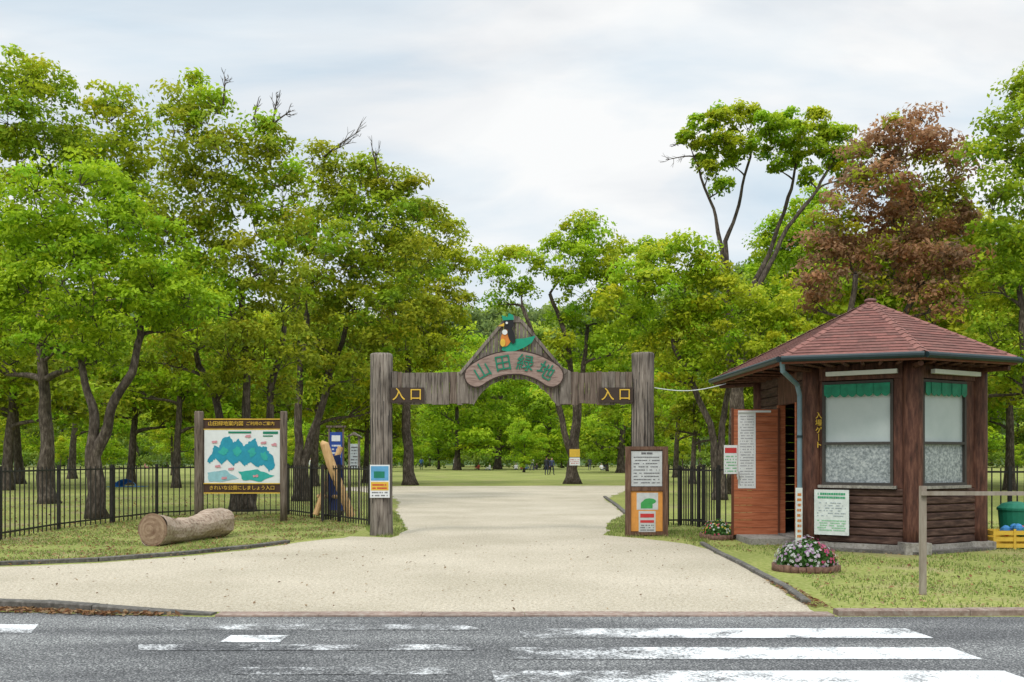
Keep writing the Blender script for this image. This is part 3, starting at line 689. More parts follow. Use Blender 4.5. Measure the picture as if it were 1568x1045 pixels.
b.box(4.16,4.2,dy-.005,dy+.05,.08,2.5,1); b.box(5.03,5.07,dy-.005,dy+.05,.08,2.5,1)
b.tube([(4.27,dy-.07,1.15),(4.27,dy-.07,1.3)],.02,k=8,m=2); b.box(4.25,4.29,dy-.06,dy-.0,1.2,1.24,2)
b.done('door',[DOOR,P('door_edge',(.12,.04,.02)),P('handle',(.4,.4,.38))],ks)
b=B(); o=(0,dy,0); q=dy/F; X_=lambda p:(p-784)*q; Z_=lambda p:H+(HZ-p)*q
b.obox(o,X,NY,X_(1130),X_(1157),Z_(748),Z_(632),.002,.006,0); lines(b,o,X,NY,X_(1133),X_(1154),Z_(745),Z_(636),26,1,.007,.8,.35)
b.obox(o,X,NY,X_(1122)-.17,X_(1122)+.09,Z_(726),Z_(682),.008,.012,0); b.obox(o,X,NY,X_(1122)-.15,X_(1122)+.07,Z_(694),Z_(686),.013,.016,2); lines(b,o,X,NY,X_(1122)-.15,X_(1122)+.07,Z_(724),Z_(697),6,3,.013)
b.box(X_(1130),X_(1180),dy-.03,dy-.005,Z_(632),Z_(629),0)
b.done('door_notices',[WHT,P('pale_ink',(.35,.35,.38)),RED,P('green_ink',(.2,.45,.25))],ks)
b=B(); o,u,n,L=kface(Ak,Bk)
b.obox(o,u,n,.10,.68,.26,1.02,.16,.175,0); lines(b,o,u,n,.16,.62,.86,.98,2,1,.178,.9,.6)
lines(b,o,u,n,.15,.63,.32,.52,5,2,.178,.8,.5); lines(b,o,u,n,.15,.63,.56,.82,6,3,.178,.5,.35)
b.obox((4.93,16.86,0),X,NY,-.13,-.02,.0,1.05,0,.03,0); lines(b,(4.93,16.86,0),X,NY,-.11,-.04,.1,.98,10,4,.032,.9,.5)
b.done('posters',[P('poster',(.58,.62,.60)),P('g_ink',(.05,.3,.15)),P('g2_ink',(.25,.5,.3)),P('grey_ink',(.3,.35,.38)),ORG],ks)
for i,ch in enumerate('入場ゲート'):
    jtext(ch if ch!='ー' else '｜',(Ak.x+.06,Ak.y-.185,2.27-i*.125),.12,YEL,ks,'vertical_lettering',bold=.001,rotz=math.radians(8))
RA=Vector((6.77,18.8,4.50)); ev=[Vector(p) for p in((4.22,20.9,3.2),(4.4,16.25,3.2),(6.42,15.5,3.2),(8.33,16.4,3.2),(8.65,20.9,3.2),(6.5,22.0,3.2))]
b=B(); nc=20
for i in range(6):
    a,c=ev[i],ev[(i+1)%6]; nrm=(c-a).cross(RA-a).normalized(); nrm=nrm if nrm.z>0 else -nrm
    for k in range(nc):
        t0=k/nc; t1=(k+1)/nc
        l0,l1=a.lerp(RA,t0),c.lerp(RA,t0); u0,u1=a.lerp(RA,t1),c.lerp(RA,t1)
        wd=(l1-l0).length; m=max(1,int(wd/.28)); sh=random.random()*.5
        cuts=[0]+[min(1,max(0,(j+sh)/m)) for j in range(m)]+[1]; cuts=sorted(set(cuts))
        for j in range(len(cuts)-1):
            if cuts[j+1]-cuts[j]<.01: continue
            f=random.uniform(.78,1.18); w=random.uniform(-.015,.015)
            col=((.19+w)*f,.078*f,.062*f); lift=nrm*(.012+random.uniform(0,.002))
            p=[l0.lerp(l1,cuts[j])+lift,l0.lerp(l1,cuts[j+1])+lift,u0.lerp(u1,cuts[j+1])+nrm*.003,u0.lerp(u1,cuts[j])+nrm*.003]
            b.addf(p,0,col); b.addf([p[0]-nrm*.012,p[1]-nrm*.012,p[1],p[0]],0,(.05,.025,.02))
for i in range(6):
    e=ev[i]; 
    for k in range(16):
        p0=e.lerp(RA,k/16+.0)+Vector((0,0,.035)); p1=e.lerp(RA,(k+1.15)/16)+Vector((0,0,.022)); u=(p1-p0).normalized(); s=u.cross(Vector((0,0,1))).normalized()*.085
        f=random.uniform(.85,1.15)
        b.mesh([p0-s-Vector((0,0,.03)),p0,p0+s-Vector((0,0,.03)),p1-s-Vector((0,0,.03)),p1,p1+s-Vector((0,0,.03))],[(0,1,4,3),(1,2,5,4)],0,(.22*f,.096*f,.077*f))
b.ell(RA+Vector((0,0,.02)),(.12,.12,.05),0,col=(.16,.08,.07))
b.done('roof_shingles',[COLM],ks,recalc=False)
b=B()
b.addf([Vector((p.x,p.y,3.13)) for p in ev],0)
for i in range(6):
    a,c=ev[i],ev[(i+1)%6]; u=(c-a).normalized(); n=Vector((u.y,-u.x,0)); L=(c-a).length
    b.obox(Vector((a.x,a.y,0)),u,n,0,L,3.09,3.19,-.05,-.01,1)
    b.tube([a+n*.05+Vector((0,0,-.035)),c+n*.05+Vector((0,0,-.035))],.05,k=10,m=2)
    q0=Vector((a.x,a.y,3.05)).lerp(Vector((RA.x,RA.y,3.05)),.05);q1=Vector((RA.x,RA.y,3.05)).lerp(q0,.42)
    b.tube([q0,q1],.045,k=6,m=3)
    for k in range(1,7):
        p=a.lerp(c,k/7); p=Vector((p.x,p.y,3.09)); b.tube([p.lerp(Vector((RA.x,RA.y,3.09)),.04),p.lerp(Vector((RA.x,RA.y,3.09)),.38)],.03,k=4,m=3)
b.tube([(4.42,16.3,3.14),(4.45,16.36,2.98),(4.84,16.90,2.80),(4.90,16.96,2.62),(4.90,16.96,1.2),(4.90,16.96,.1)],.042,k=10,m=4)
for z in (.8,1.9): b.tube([(4.90,16.96,z),(4.90,16.96,z+.04)],.052,k=10,m=2)
b.done('eaves_and_gutter',[SOF,COP,GUT,KW,PIPE],ks)
RW=M('rail_wood',[(.22,.18,.14),(.34,.30,.25)],nscale=3,scale=(5,5,1),rough=.8)
b=B(); d=11.3; x=(1413-784)*d/F
b.box(x-.032,x+.032,d-.03,d+.03,-.02,1.235); b.box(x-.04,x+2.6,d-.075,d-.032,1.13,1.175); b.box(x+2.3,x+2.36,d-.03,d+.03,-.02,1.2)
b.done('wooden_rail_barrier',[RW])
# ---------------------------------------------------------------- flowers
def flowerbed(name,c,rx,ry,h,nl,nf,fcols,ring=True):
    b=B()
    if ring:
        k=26
        for i in range(k):
            a=2*math.pi*i/k; p=Vector((c[0]+math.cos(a)*rx*1.08,c[1]+math.sin(a)*ry*1.08,0)); u=Vector((-math.sin(a)*rx,math.cos(a)*ry,0)).normalized(); n=Vector((u.y,-u.x,0))
            b.obox(p,u,n,-.05,.05,-.02,.09+random.uniform(-.01,.01),-.03,.03)
    lump=lambda A:1+.16*np.sin(A[:,0]*13+1)*np.cos(A[:,1]*11)
    N=nl; q=rng.normal(size=(N,3)); q/=np.linalg.norm(q,axis=1)[:,None]; q[:,2]=abs(q[:,2])
    rr=rng.uniform(.7,1.05,N)[:,None]; pos=q*rr*np.array([rx,ry,h]); pos[:,2]*=lump(pos); pos+=np.array([c[0],c[1],.08])
    nor=q+rng.normal(size=(N,3))*.6; nor/=np.linalg.norm(nor,axis=1)[:,None]
    col=np.array([.07,.17,.035])*rng.uniform(.5,1.6,(N,1))
    M2=nf; q=rng.normal(size=(M2,3)); q/=np.linalg.norm(q,axis=1)[:,None]; q[:,2]=abs(q[:,2]); fp=q*np.array([rx,ry,h])*rng.uniform(1.0,1.14,(M2,1)); fp[:,2]*=lump(fp); fp+=np.array([c[0],c[1],.09])
    fc=np.array([fcols(p) for p in fp])
    P5=np.repeat(fp,5,0); an=np.tile(np.arange(5)*2*math.pi/5,M2); qq=np.repeat(q,5,0); t=np.cross(qq,[0.3,.2,1.0]); t/=np.linalg.norm(t,axis=1)[:,None]; bb=np.cross(qq,t)
    P5=P5+(t*np.cos(an)[:,None]+bb*np.sin(an)[:,None])*.012
    me=leaves_mesh(name,np.concatenate([pos,P5]),np.concatenate([nor,qq]),np.concatenate([rng.uniform(.03,.07,N),np.full(len(P5),.026)]),np.concatenate([col,np.repeat(fc,5,0)]),b,mats=[M('planter_edge',[(.10,.05,.035),(.22,.13,.09)],nscale=20),LEAF])
    o=bpy.data.objects.new(name,me); scene.collection.objects.link(o)
cx,cy=4.06,13.75
flowerbed('flower_planter',(cx,cy),.40,.36,.32,2600,400,lambda p:((.70,.10,.25) if (p[0]-cx)>.1 and random.random()<.75 and p[2]>.12 else random.choice([(.7,.7,.68),(.7,.7,.68),(.65,.5,.62),(.5,.3,.5)])))
flowerbed('flower_bed',(3.98,19.3),.28,.5,.24,1400,130,lambda p:random.choice([(.7,.1,.2),(.8,.8,.75),(.75,.6,.1)]))
# ---------------------------------------------------------------- crates
b=B(); x0,x1,y0,y1=8.22,9.3,17.0,17.5
for z in (0.02,.13,.24):
    b.box(x0,x1,y0,y0+.02,z,z+.07); b.box(x0,x1,y1-.02,y1,z,z+.07); b.box(x0,x0+.02,y0+.021,y1-.021,z,z+.07); b.box(x1-.02,x1,y0+.021,y1-.021,z,z+.07)
for x in (x0,x0+.35,x0+.72,x1-.03): b.box(x-.005,x+.035,y0-.012,y0-.001,0,.34)
b.box(x0+.021,x1-.021,y0+.021,y1-.021,.03,.05)
for i in range(16):
    b.ell((random.uniform(x0+.1,x1-.1),random.uniform(y0+.1,y1-.1),.27+random.uniform(0,.08)),(.08,.08,.08),random.choice([1,2,2,3]))
b.done('yellow_crate',[YEL,RED,BLU,GRN])
b=B(); b.tube([(9.05,17.9,0),(9.05,17.9,.5),(9.05,17.9,.62)],[.24,.28,.29],k=20,m=0); b.tube([(9.05,17.9,.62),(9.05,17.9,.66),(9.05,17.9,.74),(9.05,17.9,.77)],[.31,.31,.22,.08],k=20,m=0); b.done('green_bin',[GRN],None,smooth=False)
# ---------------------------------------------------------------- people
def person(px,py,shirt,pants,pose='stand',h=1.66,face=0,hair=(.02,.015,.012)):
    base=G(px,py); k=h/1.7
    J={'pel':(0,0,.92),'ch':(0,-.01,1.22),'nk':(0,0,1.44),'hd':(0,.0,1.53),'ht':(0,0,1.66),
       'hl':(-.10,0,.88),'kl':(-.12,.06 if pose=='walk' else .0,.50),'al':(-.13,.2 if pose=='walk' else .03,.09),'tl':(-.14,.08 if pose=='walk' else -.1,.04),
       'hr':(.10,0,.88),'kr':(.12,-.12 if pose=='walk' else 0,.50),'ar':(.13,-.16 if pose=='walk' else .03,.08),'tr':(.14,-.3 if pose=='walk' else -.1,.04),
       'sl':(-.19,0,1.38),'el':(-.25,.02,1.10),'wl':(-.25,-.06,.86),'fl':(-.25,-.09,.77),
       'sr':(.19,0,1.38),'er':(.25,.02,1.10),'wr':(.25,-.08,.87),'fr':(.25,-.12,.78)}
    if pose=='sit':
        dz=-.74
        for n in ('pel','ch','nk','hd','ht','sl','el','sr','er','hl','hr'): x,y,z=J[n]; J[n]=(x,y,z+dz)
        J.update(kl=(-.18,-.38,.42),al=(-.16,-.5,.08),tl=(-.16,-.62,.04),kr=(.18,-.38,.42),ar=(.16,-.5,.08),tr=(.16,-.62,.04),wl=(-.2,-.3,.42),fl=(-.18,-.38,.44),wr=(.2,-.3,.42),fr=(.18,-.38,.44))
    R={'pel':.14,'ch':.155,'nk':.055,'hd':.085,'ht':.075,'hl':.095,'kl':.06,'al':.042,'tl':.035,'hr':.095,'kr':.06,'ar':.042,'tr':.035,'sl':.06,'el':.042,'wl':.028,'fl':.03,'sr':.06,'er':.042,'wr':.028,'fr':.03}
    E=[('pel','ch'),('ch','nk'),('nk','hd'),('hd','ht'),('pel','hl'),('hl','kl'),('kl','al'),('al','tl'),('pel','hr'),('hr','kr'),('kr','ar'),('ar','tr'),('ch','sl'),('sl','el'),('el','wl'),('wl','fl'),('ch','sr'),('sr','er'),('er','wr'),('wr','fr')]
    ks_=list(J); me=bpy.data.meshes.new('person'); me.from_pydata([J[a] for a in ks_],[(ks_.index(a),ks_.index(c)) for a,c in E],[])
    o=bpy.data.objects.new('person',me); scene.collection.objects.link(o)
    sk=o.modifiers.new('s','SKIN')
    for i,a in enumerate(ks_):
        me.skin_vertices[0].data[i].radius=(R[a],R[a]*(.75 if a in('pel','ch') else 1)); me.skin_vertices[0].data[i].use_root=(a=='pel')
    ss=o.modifiers.new('u','SUBSURF'); ss.levels=1
    bpy.context.view_layer.update()
    m2=bpy.data.meshes.new_from_object(o.evaluated_get(bpy.context.evaluated_depsgraph_get())); bpy.data.objects.remove(o)
    cols=[]; hb=J['nk'][2]; pz=J['pel'][2]
    for v in m2.vertices:
        x,y,z=v.co
        near=lambda n,r:(Vector(v.co)-Vector(J[n])).length<r
        if z>hb+.17 or (z>hb+.05 and y>.02): c=hair
        elif z>hb-.01: c=(.45,.26,.18)
        elif near('fl',.08) or near('fr',.08): c=(.45,.26,.18)
        elif z<.07 : c=(.03,.03,.03)
        elif z>pz+.02 or (abs(x)>.2 and pose!='sit'): c=shirt
        else: c=pants
        cols.append((*c,1))
    a=m2.color_attributes.new('Col','FLOAT_COLOR','POINT'); a.data.foreach_set('color',np.array(cols,dtype=np.float32).ravel())
    m2.materials.clear(); m2.materials.append(COLM); m2.polygons.foreach_set('use_smooth',[True]*len(m2.polygons))
    o=bpy.data.objects.new('person',m2); scene.collection.objects.link(o); o.location=base; o.rotation_euler[2]=face; o.scale=(k,k,k)
person(837,728,(.03,.03,.04),(.03,.035,.06),'stand',1.72,2.6); person(845,728,(.05,.06,.12),(.02,.02,.03),'walk',1.65,.4)
person(476,728,(.7,.7,.68),(.05,.06,.1),'stand',1.65,1.2); person(921,721,(.7,.7,.7),(.08,.08,.12),'sit',1.7,.3); person(929,721.5,(.05,.06,.12),(.2,.2,.2),'sit',1.7,-.6)
for i,(x,y,c,p_) in enumerate([(790,720,(.7,.7,.7),'sit'),(798,720.5,(.4,.08,.08),'sit'),(806,720,(.08,.15,.45),'sit'),(815,721,(.7,.7,.65),'walk'),(822,720,(.05,.05,.06),'sit'),(903,720,(.05,.05,.06),'stand'),(695,720,(.7,.7,.7),'walk'),(701,720,(.08,.1,.25),'stand'),(733,720,(.6,.12,.08),'sit'),(105,719,(.1,.1,.12),'walk'),(113,719,(.6,.6,.6),'stand'),(222,720,(.7,.3,.3),'sit'),(645,720,(.1,.2,.5),'stand'),(750,721,(.7,.7,.7),'sit')]):
    person(x,y,c,(.05,.06,.10),p_,1.68,i*1.3)
b=B(); g=G(195,746); b.prism([g+Vector((-.9,-.7,.02)),g+Vector((.8,-.6,.02)),g+Vector((.9,.8,.02)),g+Vector((-.8,.7,.02))],(0,0,.01),0)
prof=[(math.cos(a)*.55,math.sin(a)*.42) for a in [math.pi*i/8 for i in range(9)]]
for i in range(8):
    (a0,z0),(a1,z1)=prof[i],prof[i+1]; b.addf([g+Vector((a0,-.35,.03+z0)),g+Vector((a1,-.35,.03+z1)),g+Vector((a1*.6,.45,.03+z1*.5)),g+Vector((a0*.6,.45,.03+z0*.5))],0)
b.ell(g+Vector((-.65,-.2,.16)),(.16,.13,.15),1)
b.done('picnic_shelter',[BLU,NAVY])
# ---------------------------------------------------------------- trees
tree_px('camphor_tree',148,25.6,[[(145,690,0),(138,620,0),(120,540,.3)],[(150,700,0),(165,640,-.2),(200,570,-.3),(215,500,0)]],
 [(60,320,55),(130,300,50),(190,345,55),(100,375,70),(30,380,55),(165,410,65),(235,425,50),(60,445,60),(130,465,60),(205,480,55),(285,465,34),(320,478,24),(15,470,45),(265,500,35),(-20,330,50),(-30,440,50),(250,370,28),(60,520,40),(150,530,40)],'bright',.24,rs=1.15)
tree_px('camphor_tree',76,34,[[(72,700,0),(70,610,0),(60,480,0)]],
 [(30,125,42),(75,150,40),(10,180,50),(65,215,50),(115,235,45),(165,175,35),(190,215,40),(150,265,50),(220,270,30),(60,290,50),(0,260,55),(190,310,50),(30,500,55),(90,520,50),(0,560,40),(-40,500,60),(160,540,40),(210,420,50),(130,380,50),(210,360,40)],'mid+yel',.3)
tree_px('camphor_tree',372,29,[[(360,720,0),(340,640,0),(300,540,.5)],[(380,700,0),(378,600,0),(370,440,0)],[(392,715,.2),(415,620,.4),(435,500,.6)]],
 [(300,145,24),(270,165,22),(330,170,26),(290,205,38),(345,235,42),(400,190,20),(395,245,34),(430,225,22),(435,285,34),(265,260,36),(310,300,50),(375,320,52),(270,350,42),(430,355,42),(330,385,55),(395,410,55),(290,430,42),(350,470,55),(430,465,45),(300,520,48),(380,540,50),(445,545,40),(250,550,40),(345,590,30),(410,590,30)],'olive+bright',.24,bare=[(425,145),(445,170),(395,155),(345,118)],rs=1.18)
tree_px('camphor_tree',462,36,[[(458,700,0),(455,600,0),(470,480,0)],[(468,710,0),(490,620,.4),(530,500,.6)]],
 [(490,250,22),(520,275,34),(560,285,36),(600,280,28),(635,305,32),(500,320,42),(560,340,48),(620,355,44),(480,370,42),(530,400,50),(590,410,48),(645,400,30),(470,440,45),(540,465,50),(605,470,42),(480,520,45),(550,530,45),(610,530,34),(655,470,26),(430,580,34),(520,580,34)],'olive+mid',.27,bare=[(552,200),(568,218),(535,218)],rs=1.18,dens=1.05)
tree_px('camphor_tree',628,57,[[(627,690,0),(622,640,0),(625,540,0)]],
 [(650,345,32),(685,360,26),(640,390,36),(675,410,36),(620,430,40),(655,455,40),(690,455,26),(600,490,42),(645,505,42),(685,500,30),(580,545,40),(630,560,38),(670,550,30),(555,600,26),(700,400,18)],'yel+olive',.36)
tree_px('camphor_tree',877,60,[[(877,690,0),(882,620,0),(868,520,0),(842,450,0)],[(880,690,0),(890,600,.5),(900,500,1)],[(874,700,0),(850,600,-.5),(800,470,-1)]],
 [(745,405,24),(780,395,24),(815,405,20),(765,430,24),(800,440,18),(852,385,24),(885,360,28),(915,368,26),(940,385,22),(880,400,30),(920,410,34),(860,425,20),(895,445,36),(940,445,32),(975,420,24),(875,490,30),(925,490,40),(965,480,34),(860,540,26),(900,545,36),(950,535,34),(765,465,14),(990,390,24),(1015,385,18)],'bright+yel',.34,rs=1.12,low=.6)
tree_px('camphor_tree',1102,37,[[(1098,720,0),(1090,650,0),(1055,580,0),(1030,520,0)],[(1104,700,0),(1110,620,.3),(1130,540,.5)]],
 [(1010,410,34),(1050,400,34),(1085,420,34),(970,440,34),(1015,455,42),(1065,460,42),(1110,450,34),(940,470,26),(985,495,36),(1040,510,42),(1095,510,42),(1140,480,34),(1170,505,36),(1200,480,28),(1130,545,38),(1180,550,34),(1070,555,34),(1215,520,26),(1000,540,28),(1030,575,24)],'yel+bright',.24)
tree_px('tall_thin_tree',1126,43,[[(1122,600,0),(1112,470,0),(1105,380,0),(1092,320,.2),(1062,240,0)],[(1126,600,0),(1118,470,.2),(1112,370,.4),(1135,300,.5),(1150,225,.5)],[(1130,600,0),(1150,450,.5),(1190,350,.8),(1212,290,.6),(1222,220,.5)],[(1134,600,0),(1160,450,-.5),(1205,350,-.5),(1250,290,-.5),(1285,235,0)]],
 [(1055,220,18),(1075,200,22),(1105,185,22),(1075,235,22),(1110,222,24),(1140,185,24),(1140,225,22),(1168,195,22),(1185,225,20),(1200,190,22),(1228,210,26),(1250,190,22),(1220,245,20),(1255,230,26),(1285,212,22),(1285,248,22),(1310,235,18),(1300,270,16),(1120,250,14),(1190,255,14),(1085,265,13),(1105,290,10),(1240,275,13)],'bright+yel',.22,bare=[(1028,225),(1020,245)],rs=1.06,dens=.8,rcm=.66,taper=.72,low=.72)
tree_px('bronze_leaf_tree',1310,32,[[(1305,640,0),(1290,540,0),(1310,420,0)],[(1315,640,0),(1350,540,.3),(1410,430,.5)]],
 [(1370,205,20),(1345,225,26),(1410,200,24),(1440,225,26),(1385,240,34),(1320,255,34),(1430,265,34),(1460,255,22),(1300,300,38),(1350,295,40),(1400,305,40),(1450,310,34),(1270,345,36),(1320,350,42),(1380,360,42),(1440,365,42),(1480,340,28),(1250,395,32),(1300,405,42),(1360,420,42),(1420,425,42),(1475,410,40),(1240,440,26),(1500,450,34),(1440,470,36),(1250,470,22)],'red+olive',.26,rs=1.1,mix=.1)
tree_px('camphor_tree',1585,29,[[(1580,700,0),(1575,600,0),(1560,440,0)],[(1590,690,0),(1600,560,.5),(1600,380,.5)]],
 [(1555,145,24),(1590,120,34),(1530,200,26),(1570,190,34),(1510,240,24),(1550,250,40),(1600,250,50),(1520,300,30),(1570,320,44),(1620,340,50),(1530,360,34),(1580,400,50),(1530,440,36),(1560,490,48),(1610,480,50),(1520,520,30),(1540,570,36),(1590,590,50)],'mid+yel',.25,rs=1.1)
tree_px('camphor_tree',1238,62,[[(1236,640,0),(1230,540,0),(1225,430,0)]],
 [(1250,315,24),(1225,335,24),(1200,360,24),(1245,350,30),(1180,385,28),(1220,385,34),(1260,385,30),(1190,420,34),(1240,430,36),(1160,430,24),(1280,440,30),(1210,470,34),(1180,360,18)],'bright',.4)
def generic(name,seed,pal,h=10,leafn=50,zlo=.30,nb=20):
    random.seed(seed); r=h*.38; bl=[]
    for i in range(nb):
        a=random.uniform(0,6.28); z=h*random.uniform(zlo,.9); 
        rr=r*random.uniform(.1,.9)*(1.1-((z/h-.5)**2)*3.2)
        bl.append((Vector((math.cos(a)*rr,math.sin(a)*rr,z)),h*random.uniform(.095,.15)))
    return make_tree(name,Vector((0,0,-.1)),[[Vector((.1,0,h*.18)),Vector((.2,.1,h*.5))]],bl,pal,70,h*.022,leafn=leafn,link=False,dens=.85)
gens=[generic('t1',11,'bright'),generic('t2',12,'yel+bright'),generic('t3',13,'mid+yel'),generic('t4',14,'dark'),generic('t5',15,'olive+bright'),generic('t6',16,'mid'),
      generic('b1',21,'mid+bright',zlo=.10,nb=22),generic('b2',22,'bright',zlo=.10,nb=22),generic('b3',23,'dark',zlo=.08,nb=22)]
random.seed(5)
def put(name,me,x,y,s,parent=None):
    o=bpy.data.objects.new(name,me); scene.collection.objects.link(o); o.location=(x,y,0); o.rotation_euler[2]=random.uniform(0,6.28); o.scale=(s*random.uniform(.9,1.15),s*random.uniform(.9,1.15),s)
    if parent: o.parent=parent
mids=[(30,60,1.25,2),(110,75,1.3,0),(200,58,1.2,4),(265,90,.75,1),(330,62,1.1,2),(420,66,1.2,2),(520,80,1.2,0),(560,62,1.0,4),(-60,50,1.3,2),(270,52,1.15,0),(10,48,1.2,4),(480,55,1.1,2),
 (700,128,1.9,7),(762,140,2.1,6),(672,140,1.0,7),(802,110,.62,7),(838,135,1.7,7),(590,115,1.0,7),(930,118,.75,7),(950,105,1.75,6),(985,110,1.1,7),(1035,80,1.2,0),
 (1060,60,.95,4),(1150,66,1.1,2),(1200,80,1.2,0),(1350,60,1.5,4),(1440,55,1.4,2),(1500,60,1.4,5),(1545,48,1.15,0),(1300,48,1.2,2),(1470,42,1.25,4),(1390,44,1.3,2),(1620,52,1.4,0),(15,95,1.1,1),(150,105,1.0,7)]
for (px,d,s,k) in mids: put('park_tree',gens[k],(px-784)*d/F,d,s)
dl=empty('distant_tree_line')
for i in range(52):
    px=-100+1800*i/52+random.uniform(-12,12); d=random.uniform(162,200); k=random.choice([6,7,8,6,8,2,6]); put('tree',gens[k],(px-784)*d/F,d,random.uniform(1.1,1.8),dl)
for i in range(22):
    px=random.uniform(0,1568); d=random.uniform(138,155); put('small_tree',gens[random.choice([7,6,7,1])],(px-784)*d/F,d,random.uniform(.35,.6),dl)
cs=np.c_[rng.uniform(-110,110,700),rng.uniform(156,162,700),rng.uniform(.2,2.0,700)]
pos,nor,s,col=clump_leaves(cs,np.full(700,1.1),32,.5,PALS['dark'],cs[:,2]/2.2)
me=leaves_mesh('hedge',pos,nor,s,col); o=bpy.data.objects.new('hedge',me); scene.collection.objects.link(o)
def hh(x,y):
    t=min(1,max(0,(y-225)/130)); t=t*t*(3-2*t)
    rt=min(1,max(0,(x-30)/90)); lt=min(1,max(0,(-x-60)/120))
    return t*(48+24*rt*rt*(3-2*rt)+12*lt+6*mn.noise(Vector((x*.012,y*.012,0))))
b=B(); nx,ny=60,20
vs=[(-420+840*i/nx,215+250*j/ny,hh(-420+840*i/nx,215+250*j/ny)) for j in range(ny+1) for i in range(nx+1)]
b.mesh(vs,[(j*(nx+1)+i,j*(nx+1)+i+1,(j+1)*(nx+1)+i+1,(j+1)*(nx+1)+i) for j in range(ny) for i in range(nx)])
b.done('hill',[M('hill_ground',[(.04,.065,.02),(.09,.14,.04)],nscale=.3,rough=1)],None)
crs=[]
for sd,pl in ((1,'dark'),(2,'mid'),(3,'dark'),(4,'bright')):
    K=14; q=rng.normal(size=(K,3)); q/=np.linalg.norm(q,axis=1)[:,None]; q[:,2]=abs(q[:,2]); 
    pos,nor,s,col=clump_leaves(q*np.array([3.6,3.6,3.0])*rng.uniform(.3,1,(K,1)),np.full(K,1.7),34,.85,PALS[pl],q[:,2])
    col=col*.8+np.array([.04,.05,.05])  # bluish distance haze painted into the crown colour
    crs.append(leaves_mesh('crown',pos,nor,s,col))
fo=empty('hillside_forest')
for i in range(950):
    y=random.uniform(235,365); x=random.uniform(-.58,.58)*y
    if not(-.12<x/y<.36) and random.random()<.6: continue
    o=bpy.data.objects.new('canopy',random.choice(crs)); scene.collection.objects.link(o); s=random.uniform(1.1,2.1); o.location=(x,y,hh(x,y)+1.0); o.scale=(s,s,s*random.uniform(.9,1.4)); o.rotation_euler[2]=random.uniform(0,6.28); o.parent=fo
b=B(); d=59.2;q=d/F; o=((872-784)*q,d,0)
b.obox(o,X,NY,0,.62,H+(HZ-700)*q,H+(HZ-688)*q,0,.02,0); b.obox(o,X,NY,0,.62,H+(HZ-713)*q,H+(HZ-701)*q,0,.02,1); lines(b,o,X,NY,.05,.57,H+(HZ-711)*q,H+(HZ-703)*q,3,2,.021)
b.done('tree_notice',[YEL,WHT,RED])
# ---------------------------------------------------------------- light, sky, camera
w=bpy.data.worlds.new('World'); scene.world=w; w.use_nodes=True; nt=w.node_tree; N=nt.nodes.new; Lk=nt.links.new
bg=nt.nodes['Background']; bg.inputs[1].default_value=.1
sky=N('ShaderNodeTexSky'); sky.sky_type='NISHITA'; sky.sun_disc=False; sky.sun_elevation=math.radians(52); sky.sun_rotation=math.radians(205); sky.air_density=1; sky.dust_density=2
tc=N('ShaderNodeTexCoord'); sx=N('ShaderNodeSeparateXYZ'); Lk(tc.outputs['Generated'],sx.inputs[0])
za=N('ShaderNodeMath'); za.operation='MAXIMUM'; za.inputs[1].default_value=0; Lk(sx.outputs[2],za.inputs[0])
zb=N('ShaderNodeMath'); zb.operation='ADD'; zb.inputs[1].default_value=.22; Lk(za.outputs[0],zb.inputs[0])
dx=N('ShaderNodeMath'); dx.operation='DIVIDE'; Lk(sx.outputs[0],dx.inputs[0]); Lk(zb.outputs[0],dx.inputs[1])
dy_=N('ShaderNodeMath'); dy_.operation='DIVIDE'; Lk(sx.outputs[1],dy_.inputs[0]); Lk(zb.outputs[0],dy_.inputs[1])
cb=N('ShaderNodeCombineXYZ'); Lk(dx.outputs[0],cb.inputs[0]); Lk(dy_.outputs[0],cb.inputs[1])
mp=N('ShaderNodeMapping'); mp.inputs['Scale'].default_value=(.8,1.3,1); mp.inputs['Rotation'].default_value=(0,0,.5); Lk(cb.outputs[0],mp.inputs[0])
n=N('ShaderNodeTexNoise'); n.inputs['Scale'].default_value=1.25; n.inputs['Detail'].default_value=8; n.inputs['Roughness'].default_value=.52; n.inputs['Distortion'].default_value=.6; Lk(mp.outputs[0],n.inputs['Vector'])
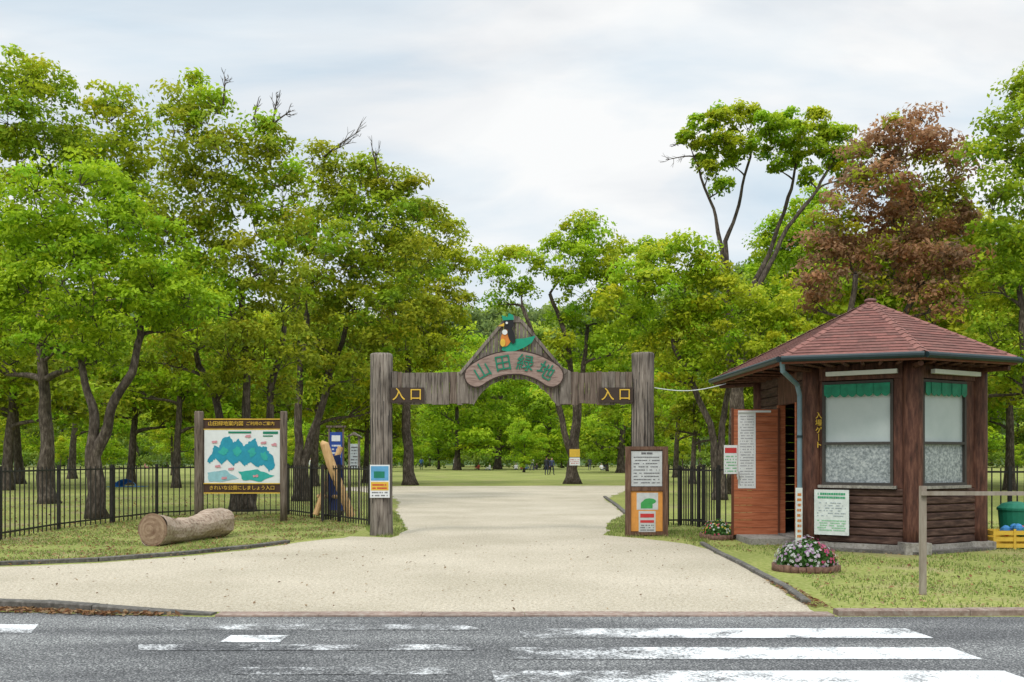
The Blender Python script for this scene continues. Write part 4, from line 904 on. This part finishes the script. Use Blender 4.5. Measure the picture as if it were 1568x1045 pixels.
r=N('ShaderNodeValToRGB'); Lk(n.outputs['Fac'],r.inputs[0]); r.color_ramp.elements[0].position=.38; r.color_ramp.elements[0].color=(.80,.80,.80,1); r.color_ramp.elements[1].position=.54; r.color_ramp.elements[1].color=(.98,.98,.98,1)
r2=N('ShaderNodeValToRGB'); n2=N('ShaderNodeTexNoise'); n2.inputs['Scale'].default_value=1.6; n2.inputs['Detail'].default_value=7; n2.inputs['Distortion'].default_value=.5; Lk(mp.outputs[0],n2.inputs['Vector']); Lk(n2.outputs['Fac'],r2.inputs[0])
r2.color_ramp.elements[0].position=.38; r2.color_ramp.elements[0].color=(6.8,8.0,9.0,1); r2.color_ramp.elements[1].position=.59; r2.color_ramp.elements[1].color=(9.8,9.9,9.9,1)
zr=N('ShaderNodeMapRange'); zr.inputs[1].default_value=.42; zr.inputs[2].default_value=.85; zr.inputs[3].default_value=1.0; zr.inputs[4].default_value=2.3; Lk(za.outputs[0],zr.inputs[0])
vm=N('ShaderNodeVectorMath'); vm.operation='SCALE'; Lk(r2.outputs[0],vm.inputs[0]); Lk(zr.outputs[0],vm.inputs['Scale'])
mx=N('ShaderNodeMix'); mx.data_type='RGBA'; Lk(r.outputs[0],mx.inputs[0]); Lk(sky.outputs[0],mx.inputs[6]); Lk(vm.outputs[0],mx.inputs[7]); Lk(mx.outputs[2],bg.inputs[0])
sl=bpy.data.lights.new('sun','SUN'); sl.energy=1.5; sl.angle=math.radians(12); sl.color=(1,.95,.87)
so=bpy.data.objects.new('sun',sl); scene.collection.objects.link(so)
az=math.radians(205); el=math.radians(52)
dirv=Vector((math.sin(az)*math.cos(el),math.cos(az)*math.cos(el),math.sin(el)))
so.rotation_euler=dirv.to_track_quat('Z','Y').to_euler()
cam=bpy.data.cameras.new('camera'); co=bpy.data.objects.new('camera',cam); scene.collection.objects.link(co)
co.location=(0,0,H); co.rotation_euler=(math.pi/2,0,0); cam.sensor_width=36; cam.lens=35; cam.shift_y=(HZ-522.5)/1568; cam.clip_end=5000; cam.clip_start=.1
scene.camera=co
scene.view_settings.view_transform='Standard'; scene.view_settings.look='None'; scene.view_settings.exposure=0
